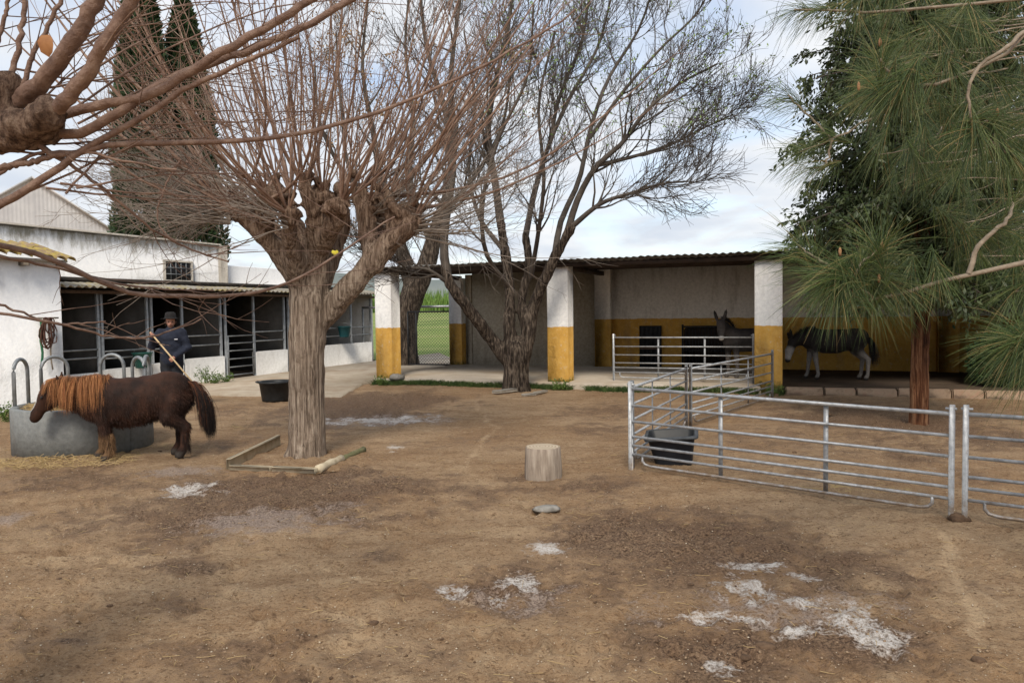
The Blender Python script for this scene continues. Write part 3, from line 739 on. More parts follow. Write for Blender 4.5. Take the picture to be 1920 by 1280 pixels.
# ------------------------------------------------------------------ chain-link gate and pipe fence behind the shed
gt = empty('chain_link_gate', S(-1.0, 5.6)); tag(gt, 'chain-link gate in a dark tube frame beside the rear yellow pillar', 'gate')
ga, gb, gB = -1.75, -.12, 5.0
for p_, q_ in (((ga, .10), (gb, .10)), ((ga, 1.78), (gb, 1.78)), ((ga, .10), (ga, 1.78)), ((gb, .10), (gb, 1.78)), ((ga+.3, .10), (ga+.3, 1.78))):
    part(MB().tube([S(p_[0], gB, p_[1]), S(q_[0], gB, q_[1])], .028, 6), 'frame_tube', m['dark_metal'], gt)
wr = []
sp = .10; W_ = gb-ga; H_ = 1.66
for sg in (1, -1):
    c_ = -H_
    while c_ < W_:
        x0, x1 = max(c_, 0), min(c_+H_, W_)
        if x1 > x0+.01:
            za, zb = (x0-c_), (x1-c_)
            if sg < 0: za, zb = H_-za, H_-zb
            wr.append([S(ga+x0, gB, .11+za), S(ga+x1, gB, .11+zb)])
        c_ += sp
V_, F_ = tubes(np.array(wr), np.full((len(wr), 2), .0055), 3)
ch(mk('wire_mesh', V_, [F_], m['dark_metal']), gt)['kind'] = 'stuff'
pf = empty('pipe_fence', S(-2, 6.3)); tag(pf, 'grey tubular rail fence behind the chain-link gate', 'fence')
for a_ in (-4.2, -2.4, -.3): part(MB().tube([S(a_, 6.3, -.05), S(a_, 6.3, 1.98)], .035, 8), 'post', m['galv_dull'], pf)
part(MB().tube([S(-4.2, 6.3, 1.95), S(-.3, 6.3, 1.95)], .04, 8), 'rail', m['galv'], pf)

# ================================================================== OBJECTS
# ------------------------------------------------------------------ metal hurdles
def hurdle(A, B, label, h=.975, zb=0.0, loops=True, nint=2):
    A = np.asarray(A, float)*V3(1, 1, 0); B = np.asarray(B, float)*V3(1, 1, 0)
    zA, zB = (zb or hz(A[0], A[1])), (zb or hz(B[0], B[1]))
    d = nrm(B-A); L = np.linalg.norm(B-A)
    r_ = empty('metal_hurdle', A+V3(0, 0, zA)); tag(r_, label, 'hurdle', 'galvanised hurdles of the pen')
    def P_(s, z): return A+d*s+V3(0, 0, zA+(zB-zA)*s/L+z)
    for s in (0, L): part(MB().bar(P_(s, -.02), P_(s, h), .042, .042, up=d, bev=.005), 'post', m['galv'], r_)
    for z in (.92, .73, .55, .38, .28, .18):
        part(MB().tube([P_(.01, z*h), P_(L-.01, z*h)], .0145 if z < .9 else .018, 8), 'rail', m['galv'], r_)
    pts = [P_(.14, .18*h), P_(.14, .12*h), P_(.17, .085*h), P_(.24, .07*h), P_(L-.24, .07*h), P_(L-.17, .085*h), P_(L-.14, .12*h), P_(L-.14, .18*h)]
    part(MB().tube(pts, .015, 8), 'foot_rail', m['galv'], r_)
    for q in range(nint):
        s = L*(q+1)/(nint+1); part(MB().bar(P_(s, .07*h)+np.cross(d, (0, 0, 1))*-.02, P_(s, .91*h)+np.cross(d, (0, 0, 1))*-.02, .008, .042, up=d), 'brace', m['galv'], r_)
    part(MB().tube([P_(-.035, .965*h), P_(.05, .965*h)], .012, 6), 'pin_lug', m['galv'], r_)
    part(MB().tube([P_(L-.05, .965*h), P_(L+.035, .965*h)], .012, 6), 'pin_lug', m['galv'], r_)
    return r_
fA, fB, fM, fK = G(1183, 885), G(1783, 968), G(1287, 800), G(1448, 748)
dF = nrm(fB-fA)
hurdle(fA, fB, 'long seven-bar galvanised hurdle across the front of the pen')
hurdle(fB+dF*.10, fB+dF*3.1, 'galvanised hurdle cut off by the right edge of the picture')
hurdle(fA+V3(.03, .08, 0), fM, 'galvanised hurdle receding along the left side of the pen beside the black trough')
hurdle(fM+V3(.08, .06, 0), fK, 'galvanised hurdle slanting back to the right-hand yellow pillar')
hurdle(G(1151, 713, .14), S(8.98, .55), 'galvanised hurdle standing in the shed between two front pillars', h=1.08, zb=.14)
# hinge clamps at the front joint
tg = MB().lathe([(.02, -.02), (.085, .0), (.075, .03), (.045, .055), (.0, .06)], (0, 0, 0), 10, jitter=[[1+.25*math.sin(i*2.1+j) for i in range(10)] for j in range(5)]).build('dung_heap', m['clod'])
tg.location = (*(fB+dF*.05)[:2], hz(*(fB+dF*.05)[:2])); tag(tg, 'dark clump of muck at the foot of the twin hurdle posts', 'dung')

# ------------------------------------------------------------------ rectangular trough in the pen
tb = empty('feed_trough', V3(*G(1264, 872)[:2], hz(*G(1264, 872)[:2])), R(-12)); tag(tb, 'black rectangular plastic trough standing inside the hurdle pen', 'trough')
def rrect(hx, hy, r_, n=4):
    o = []
    for cx, cy, a0 in ((hx-r_, hy-r_, 0), (-hx+r_, hy-r_, 90), (-hx+r_, -hy+r_, 180), (hx-r_, -hy+r_, 270)):
        for i in range(n+1): a = R(a0+90*i/n); o.append((cx+r_*math.cos(a), cy+r_*math.sin(a)))
    return o
lv = [(.20, .13, .0), (.205, .135, .015), (.255, .185, .30), (.265, .195, .315), (.295, .225, .32), (.30, .23, .335), (.295, .225, .35), (.26, .19, .352), (.245, .175, .335), (.195, .125, .04)]
n_ = 20
def ring_mesh(name, levels, mat, bottom=False, top=False):
    V_ = []
    for hx, hy, z_ in levels: V_ += [(x, y, z_) for x, y in rrect(hx, hy, .06)]
    F_ = [(j*n_+i, j*n_+(i+1) % n_, (j+1)*n_+(i+1) % n_, (j+1)*n_+i) for j in range(len(levels)-1) for i in range(n_)]
    if bottom: F_.append(tuple(range(n_))[::-1])
    if top: F_.append(tuple(range((len(levels)-1)*n_, len(levels)*n_)))
    mk(name, V_, F_, m[mat], tb)
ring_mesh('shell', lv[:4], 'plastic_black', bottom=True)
ring_mesh('rim', lv[3:8], 'plastic_lit_rim')  # same plastic as the shell; its lit look is put into the colour
ring_mesh('inner_shell', lv[7:], 'rubber', top=True)  # plastic too; the darker material paints in the shade inside the trough
mk('water', [(x, y, .10) for x, y in rrect(.205, .135, .05)], [tuple(range(20))], m['dark_metal'], tb)
tb.rotation_euler = (R(4), R(-5), R(-14)); tb.scale = (1.0, 1.1, 1.0)

# ------------------------------------------------------------------ round rubber tub
p_ = G(517, 752)
tr = empty('rubber_tub', (p_[0], p_[1], hz(p_[0], p_[1])-.005)); tag(tr, 'round black rubber tub standing on the ground beside the path', 'tub')
MB().lathe([(.0, .02), (.24, .02), (.255, .0), (.27, .05), (.315, .38), (.335, .385), (.34, .41), (.325, .425), (.30, .42), (.29, .38), (.245, .06), (.0, .05)], n=32).build('shell', m['rubber'], tr, True)
for s_ in (-1, 1): MB().tube([(s_*.325, -.09, .40), (s_*.37, -.07, .41), (s_*.385, 0, .41), (s_*.37, .07, .41), (s_*.325, .09, .40)], .016, 6).build('handle', m['rubber'], tr, True)

# ------------------------------------------------------------------ hanging buckets
def bucket(p, mat, label, face):
    b = empty('hanging_bucket', p); tag(b, label, 'bucket'); b.rotation_euler = (0, 0, face)
    MB().lathe([(.0, .0), (.145, .0), (.155, .02), (.205, .33), (.225, .335), (.225, .355), (.20, .355), (.14, .03), (.0, .02)], n=24).build('shell', m[mat], b, True)
    MB().tube([(.21, 0, .34), (.17, 0, .42), (0, 0, .47), (-.17, 0, .42), (-.21, 0, .34)], .006, 5).build('bail_handle', m['galv_dull'], b)
    return b
bucket(T(tpx(253), .26, .58), 'green_plastic', 'dark green bucket hanging on the stall rail behind the feeder', 0)
bucket(T(tpx(636), .24, .98), 'teal_plastic', 'teal bucket hanging on a stall rail right of the big trunk', 0)

# ------------------------------------------------------------------ concrete ring feeder with arches
fc = np.array([-5.90, 10.08]); frz = hz(*fc)
fd = empty('ring_feeder', (fc[0], fc[1], frz-.02)); tag(fd, 'round grey concrete feeder ring with galvanised arches, by the pony', 'feeder')
RF, HF = .85, .60
nseg_ = 3
for q in range(nseg_):
    a0, a1 = R(-22)+2*math.pi*q/nseg_+.006, R(-22)+2*math.pi*(q+1)/nseg_-.006
    V_ = []; F_ = []; na = 20
    prof = [(RF, -.05), (RF, HF-.015), (RF-.012, HF), (RF-.085, HF), (RF-.10, HF-.02), (RF-.10, -.05)]
    for i in range(na+1):
        a = a0+(a1-a0)*i/na
        for r_, z_ in prof: V_.append((r_*math.cos(a), r_*math.sin(a), z_))
    k_ = len(prof)
    for i in range(na):
        for j in range(k_): F_.append((i*k_+j, (i+1)*k_+j, (i+1)*k_+(j+1) % k_, i*k_+(j+1) % k_))
    F_ += [tuple(range(k_)), tuple(range(na*k_, (na+1)*k_))[::-1]]
    mk('ring_segment', V_, F_, m['feeder_concrete'], fd)
def arch(ang, wd, h_):
    c_ = np.array([math.cos(ang), math.sin(ang)])*(RF-.05); tn = np.array([-math.sin(ang), math.cos(ang)])
    pts = [(*(c_-tn*wd/2), HF-.12), (*(c_-tn*wd/2), HF+h_-wd/2)]
    for i in range(1, 10):
        a = math.pi*i/10; pts.append((*(c_-tn*wd/2*math.cos(a)), HF+h_-wd/2+wd/2*math.sin(a)))
    pts += [(*(c_+tn*wd/2), HF+h_-wd/2), (*(c_+tn*wd/2), HF-.12)]
    MB().tube(pts, .025, 8).build('arch', m['galv_dull'], fd, True)
for ang, wd, h_ in ((186, .34, .62), (146, .36, .62), (92, .34, .62), (58, .32, .58), (16, .34, .62)):
    arch(R(ang), wd, h_)
def straw(n, cx, cy, rx, ry, z0, zsp, L0, L1):
    th = rng.uniform(0, 2*math.pi, n); rad = np.sqrt(rng.uniform(0, 1, n))
    c_ = np.stack([cx+rx*rad*np.cos(th), cy+ry*rad*np.sin(th), z0+rng.uniform(0, zsp, n)], -1)
    d_ = nrm(np.stack([rng.normal(0, 1, n), rng.normal(0, 1, n), rng.normal(0, .25, n)], -1)); L_ = rng.uniform(L0, L1, n)[:, None]
    P_ = np.stack([c_-d_*L_/2, c_+rng.normal(0, .01, (n, 3)), c_+d_*L_/2], 1)
    return tubes(P_, np.full((n, 3), .0028), 3)
V_, F_ = straw(1800, fc[0], fc[1], .68, .68, frz+.50, .10, .08, .25)
tag(mk('hay', V_, [F_], m['hay']), 'loose hay lying inside the concrete feeder ring', 'hay', kind='stuff')
mk('hay_bed', [(fc[0]+.7*math.cos(2*math.pi*i/24), fc[1]+.7*math.sin(2*math.pi*i/24), frz+.50) for i in range(24)], [tuple(range(24))], m['hay']); tag(bpy.context.scene.objects['hay_bed'], 'packed hay filling the concrete feeder ring', 'hay', kind='stuff')
pS = G(75, 872)
V_, F_ = straw(380, pS[0]+.2, pS[1]+.08, .95, .36, hz(pS[0], pS[1])+.015, .03, .05, .18)
tag(mk('spilt_hay', V_, [F_], m['hay']), 'spilt hay on the ground in front of the feeder ring', 'hay', kind='stuff')

# ------------------------------------------------------------------ halters hanging on the white wall
hp = T(tN-.5, .56, 1.55)
hb = empty('hanging_halters', hp); tag(hb, 'tangle of brown halters and a green rope hanging on the white wall', 'halters')
ch_ = []
for q in range(9):
    w_ = random.uniform(.05, .13); L_ = random.uniform(.3, .75); of = random.uniform(-.10, .10)
    pts = []
    for i in range(13):
        a = 2*math.pi*i/12
        pts.append(hp+S2*(of+w_*math.sin(a)*(1.2-.5*math.cos(a)))+S1*(.03+.05*random.random())+V3(0, 0, .22-L_*(1-math.cos(a))/2+random.uniform(-.015, .015)))
    part(MB().tube(pts, random.uniform(.011, .017), 5), 'halter_strap', m['harness'], hb, True)
part(MB().tube([hp+S2*-.17+S1*.03+V3(0, 0, .2-.11*i)+S2*.015*math.sin(i*1.3) for i in range(9)], .022, 6), 'green_rope', m['rope_green'], hb, True)
part(MB().tube([hp+S2*.02+S1*.04+V3(0, 0, .1-.13*i)+S2*.02*math.sin(i) for i in range(8)], .014, 6), 'lead_rope', m['old_timber'], hb, True)
part(MB().bar(hp+S2*-.25+V3(0, 0, .22), hp+S2*.22+V3(0, 0, .22), .03), 'peg_rail', m['old_timber'], hb)

# ------------------------------------------------------------------ log, stone, boards, rocks
p_ = G(1019, 899); lg = empty('log_stool', (p_[0], p_[1]+.12, hz(p_[0], p_[1]+.12)-.01)); tag(lg, 'upright cut log stump standing alone in the middle of the yard', 'log')
jt = [[1+.035*math.sin(i*.9+1)+.02*math.sin(i*2.3) for i in range(36)]]
mb = MB().lathe([(.198, -.04), (.20, .10), (.192, .25), (.187, .335), (.180, .345)], n=36, jitter=jt); mb.build('bark_side', m['log_side'], lg, True)
mb = MB().lathe([(.181, .345), (.12, .347), (.06, .346), (.001, .347)], n=36, jitter=jt); mb.build('cut_face', m['log_end'], lg)
p_ = G(1025, 958)
def rock(p, sx, sy, sz, mat, name, label, cat, rz=0.0, group=None, seed=0):
    V_ = []; F_ = []; nu, nv = 12, 7
    for j in range(nv):
        f_ = math.pi*j/(nv-1)
        for i in range(nu):
            t_ = 2*math.pi*i/nu; d_ = np.array([math.sin(f_)*math.cos(t_), math.sin(f_)*math.sin(t_), math.cos(f_)])
            k_ = .75+.5*fbm((d_*1.3+seed*7.1)[None], 2, seed)[0]
            V_.append((d_[0]*sx*k_, d_[1]*sy*k_, max(-.3, min(.75, d_[2]*1.1))*sz*k_))
    for j in range(nv-1):
        for i in range(nu): F_.append((j*nu+i, (j+1)*nu+i, (j+1)*nu+(i+1) % nu, j*nu+(i+1) % nu))
    o = mk(name, V_, F_, m[mat]); o.location = (p[0], p[1], hz(p[0], p[1])+p[2]); o.rotation_euler = (0, 0, rz)
    return tag(o, label, cat, group)
st_ = rock((p_[0], p_[1], .015), .13, .075, .045, 'rock', 'flat_stone', 'flat mossy stone lying in front of the log stump', 'stone', R(15), seed=3)
ps = S(.62, -.05, .0); rock((ps[0], ps[1], .16), .22, .14, .13, 'rock', 'dark_rock', 'dark rock at the foot of the leftmost yellow pillar', 'rock', R(-20), seed=5)
def board(a, b, wd, th, mat, label, z=0.0, round_=False, lift=(0, 0)):
    a = np.array([a[0], a[1], hz(a[0], a[1])+th/2+z+lift[0]]); b = np.array([b[0], b[1], hz(b[0], b[1])+th/2+z+lift[1]])
    if round_:
        k_ = 7; P_ = [a+(b-a)*i/(k_-1) for i in range(k_)]; rd = [th/2*(.85+.3*random.random()) for _ in P_]
        o = MB().tube(P_, rd, 8).build('timber_edging', m[mat], None, True)
    else: o = MB().bar(a, b, wd, th, bev=.008).build('timber_edging', m[mat])
    return tag(o, label, 'timber')
board(G(428, 880), G(523, 832), .05, .14, 'pale_board', 'pale board on edge left of the pollard trunk', -.01)
board(G(432, 880), G(510, 884), .07, .06, 'pale_board', 'pale timber in front of the pollard trunk, left half')
board(G(512, 884), G(594, 888), .07, .06, 'pale_board', 'pale timber in front of the pollard trunk, right half', .005)
board(G(597, 887), G(640, 866), .08, .10, 'pale_board', 'short thick round pole at the right corner of the tree bed', round_=True)
board(G(641, 865), G(682, 849), .08, .075, 'moss', 'mossy round pole at the right end of the tree bed', round_=True)
board(G(927, 741), G(966, 736), .16, .06, 'white_board', 'broad whitish board lying at the foot of the dark tree', .02)
board(G(980, 744), G(1003, 742), .12, .04, 'white_board', 'short whitish board right of the dark tree base', .01)
board(G(1003, 741), G(1024, 735), .10, .04, 'white_board', 'grey slanting board end near the middle pillar', .02)

# ------------------------------------------------------------------ loose matter on the yard
def scatter(name, n, mat, smin, smax, label, power=1.6, ymin=2.6, ymax=17, churny=None, squash=.6):
    y_ = ymin+(ymax-ymin)*rng.uniform(0, 1, n*3)**power; x_ = y_*rng.uniform(-.78, .78, n*3)
    if churny is not None:
        i_ = np.clip(((x_-gx0)/gs).astype(int), 0, nx_-1); j_ = np.clip(((y_-gy0)/gs).astype(int), 0, ny_-1)
        kp = rng.uniform(0, 1, n*3) < (churny+churn[i_, j_]); x_, y_ = x_[kp], y_[kp]
    kp = ((x_-T0[0])*S1[0]+(y_-T0[1])*S1[1] > 1.6) & (((x_-O[0])*E2[0]+(y_-O[1])*E2[1]) < -.3)
    x_, y_ = x_[kp][:n], y_[kp][:n]; n = len(x_)
    s_ = rng.uniform(smin, smax, n)*np.clip(rng.lognormal(0, .35, n), .5, 2)
    oc = np.array([[1, 0, 0], [0, 1, 0], [-1, 0, 0], [0, -1, 0], [0, 0, 1], [0, 0, -1]], float)
    V_ = oc[None]*rng.uniform(.55, 1.2, (n, 6, 1)); V_[:, :, 2] *= squash
    a = rng.uniform(0, 6.28, n); ca, sa = np.cos(a)[:, None], np.sin(a)[:, None]
    X_ = V_[:, :, 0]*ca-V_[:, :, 1]*sa; Y_ = V_[:, :, 0]*sa+V_[:, :, 1]*ca
    z_ = hsample(x_, y_)
    W_ = np.stack([X_*s_[:, None]+x_[:, None], Y_*s_[:, None]+y_[:, None], V_[:, :, 2]*s_[:, None]+(z_+s_*squash*.35)[:, None]], -1)
    f_ = np.array([[0, 1, 4], [1, 2, 4], [2, 3, 4], [3, 0, 4], [1, 0, 5], [2, 1, 5], [3, 2, 5], [0, 3, 5]])
    F_ = (np.arange(n)*6)[:, None, None]+f_[None]
    tag(mk(name, W_.reshape(-1, 3), [F_.reshape(-1, 3).astype(np.int32)], m[mat]), label, 'gravel', kind='stuff')
scatter('grit', 9000, 'grit', .0022, .005, 'pale grit strewn over the yard', 1.5)
scatter('earth_crumbs', 9000, 'pebble_tan', .004, .009, 'small tan crumbs of earth on the yard', 1.4, churny=.35)
scatter('dark_clods', 9000, 'clod', .003, .009, 'dark clods and droppings in the churned patches', 1.3, churny=-.30)
n_ = 900; y_ = 2.8+11*rng.uniform(0, 1, n_)**1.3; x_ = y_*rng.uniform(-.75, .75, n_); c_ = np.stack([x_, y_, hsample(x_, y_)+.012], -1); d_ = nrm(np.stack([rng.normal(0, 1, n_), rng.normal(0, 1, n_), rng.normal(0, .08, n_)], -1))*rng.uniform(.015, .05, (n_, 1))
V_, F_ = tubes(np.stack([c_-d_, c_+rng.normal(0, .003, (n_, 3)), c_+d_], 1), np.full((n_, 3), .0016), 3)
tag(mk('straw_bits', V_, [F_], m['hay']), 'stray bits of straw strewn over the yard', 'straw', kind='stuff')
k_ = 0
for px, py, s_ in ((700, 1155, .035), (1435, 1215, .06), (1398, 1232, .03), (1835, 1250, .035), (205, 1128, .022), (110, 1085, .02), (1295, 1098, .025), (300, 845, .03), (1490, 850, .03), (1555, 775, .05)):
    p_ = G(px, py); k_ += 1
    where = {700: 'left of centre near the bottom edge', 1435: 'largest, below the pale patches', 1398: 'small, beside the largest clod at bottom right', 1835: 'in the bottom right corner', 205: 'near the bottom left edge', 110: 'far left of the yard', 1295: 'in the dark churned patch', 300: 'beside the pony', 1490: 'inside the pen near the long hurdle', 1555: 'at the back of the pen'}[px]
    rock((p_[0], p_[1], .0), s_, s_*.8, s_*.6, 'clod', 'dropping', 'dark dropping ' + where, 'dropping', 0, 'droppings on the yard', seed=k_+20)

# ------------------------------------------------------------------ weeds and moss strips
def blades(n, pos, hmin, hmax, spread=.5, wd=.004):
    L_ = rng.uniform(hmin, hmax, n)[:, None]; d_ = rng.normal(0, spread, (n, 2))
    k0 = pos; k1 = pos+np.concatenate([d_*L_*.35, L_*.6], 1); k2 = pos+np.concatenate([d_*L_, L_*.9], 1)
    return tubes(np.stack([k0, k1, k2], 1), np.outer(rng.uniform(.7, 1.3, n)*wd, [1, .8, .1]), 3)
n_ = 7500
a_ = rng.uniform(.0, 9.6, n_); b_ = -.06-np.abs(rng.normal(0, .11, n_))
kp = fbm(np.stack([a_*1.3, b_*0, b_*0], -1), 3, 4) > .36; a_, b_ = a_[kp], b_[kp]
pos = O+E1*a_[:, None]+E2*b_[:, None]; pos[:, 2] = hsample(pos[:, 0], pos[:, 1])-.005
V_, F_ = blades(len(pos), pos, .04, .16, .6, .006)
tag(mk('grass_strip', V_, [F_], m['grass_blade']), 'dark green grass strip along the foot of the shed floor', 'grass', kind='stuff')
def weedplant(p, n, h_, label, mat='weed'):
    w_ = empty('weed_plant', p); tag(w_, label, 'weed', 'weeds at the foot of the walls')
    pos = np.zeros((n, 3)); pos[:, :2] = rng.normal(0, .05, (n, 2))
    Ls = rng.uniform(h_*.5, h_, n)[:, None]; d_ = rng.normal(0, .45, (n, 2))
    P_ = np.stack([pos, pos+np.concatenate([d_*Ls*.5, Ls*.6], 1), pos+np.concatenate([d_*Ls, Ls], 1)], 1)
    V_, F_ = tubes(P_, np.outer(np.ones(n), [.005, .004, .002]), 3); mk('stems', V_, [F_], m[mat], w_)
    nl = n*9; si = rng.integers(0, n, nl); q = rng.uniform(.2, 1, nl)[:, None]
    c_ = P_[si, 0]*(1-q)+P_[si, 2]*q+rng.normal(0, .03, (nl, 3)); d1 = nrm(rng.normal(0, 1, (nl, 3)))*rng.uniform(.02, .05, (nl, 1)); d2 = nrm(np.cross(d1, rng.normal(0, 1, (nl, 3))))*.014
    V_ = np.stack([c_-d1, c_+d2, c_+d1, c_-d2], 1).reshape(-1, 3); F_ = np.arange(nl*4).reshape(-1, 4).astype(np.int32)
    mk('leaves', V_, [F_], m[mat], w_)
for px, py, h_, lb in ((385, 722, .55, 'tall weed at the stable wall just behind the pony rump'), (405, 722, .40, 'weed against the low white wall next to the stall gate'), (425, 720, .3, 'low weed at the foot of the stall gate'), (14, 790, .35, 'weed at the foot of the white wall at the left edge'), (1048, 731, .28, 'weed tuft at the foot of the middle pillar'), (715, 722, .22, 'weed tuft at the foot of the leftmost pillar'), (1445, 741, .25, 'weed tuft at the foot of the right-hand pillar')):
    p_ = G(px, py); weedplant((p_[0], p_[1], .0), 16, h_, lb)

# ================================================================== BODIES (one continuous surface each)
class Field:
    """smooth union of tapered capsules, turned into one continuous mesh"""
    def __init__(s, k=.04): s.p = []; s.k = k
    def cap(s, a, b, ra, rb, sy=1.0, k=None):
        s.p.append((np.asarray(a, float), np.asarray(b, float), ra, rb, sy, s.k if k is None else k)); return s
    def chain(s, pts, rs, k=None):
        for i in range(len(pts)-1): s.cap(pts[i], pts[i+1], rs[i], rs[i+1], 1.0, k)
        return s
    def mesh(s, h, disp=None):
        lo = np.min([np.minimum(p[0], p[1])-max(p[2], p[3])*max(1, p[4]) for p in s.p], 0)-.08
        hi = np.max([np.maximum(p[0], p[1])+max(p[2], p[3])*max(1, p[4]) for p in s.p], 0)+.08
        n = np.ceil((hi-lo)/h).astype(int)+1
        ax = [lo[i]+np.arange(n[i])*h for i in range(3)]
        F = np.full(n, .5, np.float32)
        for a, b, ra, rb, sy, k in s.p:
            mrg = max(ra, rb)*max(1, sy)+k*2+.05
            i0 = np.maximum(((np.minimum(a, b)-mrg-lo)/h).astype(int), 0); i1 = np.minimum(((np.maximum(a, b)+mrg-lo)/h).astype(int)+2, n)
            X = np.stack(np.meshgrid(*[ax[q][i0[q]:i1[q]] for q in range(3)], indexing='ij'), -1)
            d = b-a; L2 = d@d
            if L2 < 1e-9: t = np.zeros(X.shape[:3]); C_ = X-a
            else: t = np.clip(((X-a)@d)/L2, 0, 1); C_ = X-a-t[..., None]*d
            if sy != 1.0: C_ = C_/np.array([1, sy, 1])
            D_ = np.sqrt((C_*C_).sum(-1))-(ra+(rb-ra)*t)
            sub = F[i0[0]:i1[0], i0[1]:i1[1], i0[2]:i1[2]]
            hh_ = np.clip(.5+.5*(sub-D_)/k, 0, 1)
            F[i0[0]:i1[0], i0[1]:i1[1], i0[2]:i1[2]] = sub*(1-hh_)+D_*hh_-k*hh_*(1-hh_)
        if disp is not None:
            near = np.abs(F) < .12; ii = np.argwhere(near); F[near] += disp(lo+ii*h)
        return nets(F, lo, h)
def nets(F, lo, h):
    ins = F < 0
    c = np.zeros(tuple(np.array(F.shape)-1), int)
    for i in (0, 1):
        for j in (0, 1):
            for k in (0, 1): c += ins[i:F.shape[0]-1+i, j:F.shape[1]-1+j, k:F.shape[2]-1+k]
    act = (c > 0) & (c < 8); ids = np.full(act.shape, -1); cells = np.argwhere(act); ids[act] = np.arange(len(cells))
    acc = np.zeros((len(cells), 3)); cnt = np.zeros(len(cells))
    corners = [(i, j, k) for i in (0, 1) for j in (0, 1) for k in (0, 1)]
    for p in corners:
        for ax in range(3):
            if p[ax] == 1: continue
            q = list(p); q[ax] = 1
            va = F[cells[:, 0]+p[0], cells[:, 1]+p[1], cells[:, 2]+p[2]]; vb = F[cells[:, 0]+q[0], cells[:, 1]+q[1], cells[:, 2]+q[2]]
            cross = (va < 0) != (vb < 0); t = np.where(cross, va/(va-vb+1e-12), 0)
            pt = np.array(p, float)[None].repeat(len(cells), 0); pt[:, ax] += t
            acc[cross] += pt[cross]; cnt[cross] += 1
    V = lo+(cells+acc/cnt[:, None])*h
    faces = []
    for ax in range(3):
        o = [q for q in range(3) if q != ax]
        sl0 = [slice(None)]*3; sl1 = [slice(None)]*3; sl0[ax] = slice(0, -1); sl1[ax] = slice(1, None)
        ch_ = ins[tuple(sl0)] != ins[tuple(sl1)]
        e = np.argwhere(ch_); e = e[(e[:, o[0]] > 0) & (e[:, o[1]] > 0) & (e[:, o[0]] < F.shape[o[0]]-1) & (e[:, o[1]] < F.shape[o[1]]-1)]
        def cid(da, db):
            q = e.copy(); q[:, o[0]] -= da; q[:, o[1]] -= db; return ids[q[:, 0], q[:, 1], q[:, 2]]
        f = np.stack([cid(1, 1), cid(0, 1), cid(0, 0), cid(1, 0)], -1)
        neg = ins[e[:, 0], e[:, 1], e[:, 2]]
        flip = neg if ax != 1 else ~neg
        f[~flip] = f[~flip][:, ::-1]
        faces.append(f)
    Fq = np.concatenate(faces); Fq = Fq[(Fq >= 0).all(1)]
    for _ in range(2):   # light smoothing
        S_ = np.zeros_like(V); C_ = np.zeros(len(V))
        for a, b in ((0, 1), (1, 2), (2, 3), (3, 0)):
            np.add.at(S_, Fq[:, a], V[Fq[:, b]]); np.add.at(S_, Fq[:, b], V[Fq[:, a]]); np.add.at(C_, Fq[:, a], 1); np.add.at(C_, Fq[:, b], 1)
        V = V*.5+.5*S_/np.maximum(C_, 1)[:, None]
    return V, Fq.astype(np.int32)
def surf_points(V, Fq, n):
    A = V[Fq[:, 0]]; B = V[Fq[:, 1]]; C_ = V[Fq[:, 2]]; D_ = V[Fq[:, 3]]
    N = np.cross(C_-A, D_-B); ar = np.linalg.norm(N, axis=1); i = rng.choice(len(Fq), n, p=ar/ar.sum())
    u, v = rng.uniform(0, 1, (2, n, 1)); P = (A[i]*(1-u)+B[i]*u)*(1-v)+(D_[i]*(1-u)+C_[i]*u)*v
    return P, nrm(N[i])
def strands(name, base, dirs, L, grav, wd, col, par, K=6, jit=.05, mat='hair', clump=0):
    n = len(base); P = [base]; d = nrm(dirs)
    for q in range(1, K):
        d = nrm(d+np.array([0, 0, -1.0])*grav+rng.normal(0, jit, (n, 3))); P.append(P[-1]+d*(L/(K-1))[:, None])
    P = np.stack(P, 1)
    if clump:      # matted locks: each strand leans toward a leader strand near its root
        ld = rng.integers(0, n, max(2, n//clump)); near_ = np.concatenate([np.argmin(((b_[:, None]-base[ld][None])**2).sum(-1), 1) for b_ in np.array_split(base, max(1, n*len(ld)//2000000))]); LP = P[ld][near_]
        k_ = (np.linspace(0, 1, K)**.8*rng.uniform(.2, .7, (n, 1)))[..., None]; P = P*(1-k_)+(LP+rng.normal(0, .006, P.shape))*k_; col = col*(.75+.5*rng.uniform(0, 1, len(ld)))[near_][:, None]
    V, F = tubes(P, np.outer(wd, np.linspace(1, .15, K)), 3)
    c = np.repeat(col, K*3, 0) if col.ndim == 2 else col
    return mk(name, V, [F], m[mat], par, col=c)
def place(root, pos, heading, z=None):
    root.location = (pos[0], pos[1], z if z is not None else 0); root.rotation_euler = (0, 0, math.atan2(heading[1], heading[0]))

def lerp3(a, b, t): return np.asarray(a)*(1-t[:, None])+np.asarray(b)*t[:, None]
def sst(a, b, x): t = np.clip((x-a)/(b-a), 0, 1); return t*t*(3-2*t)

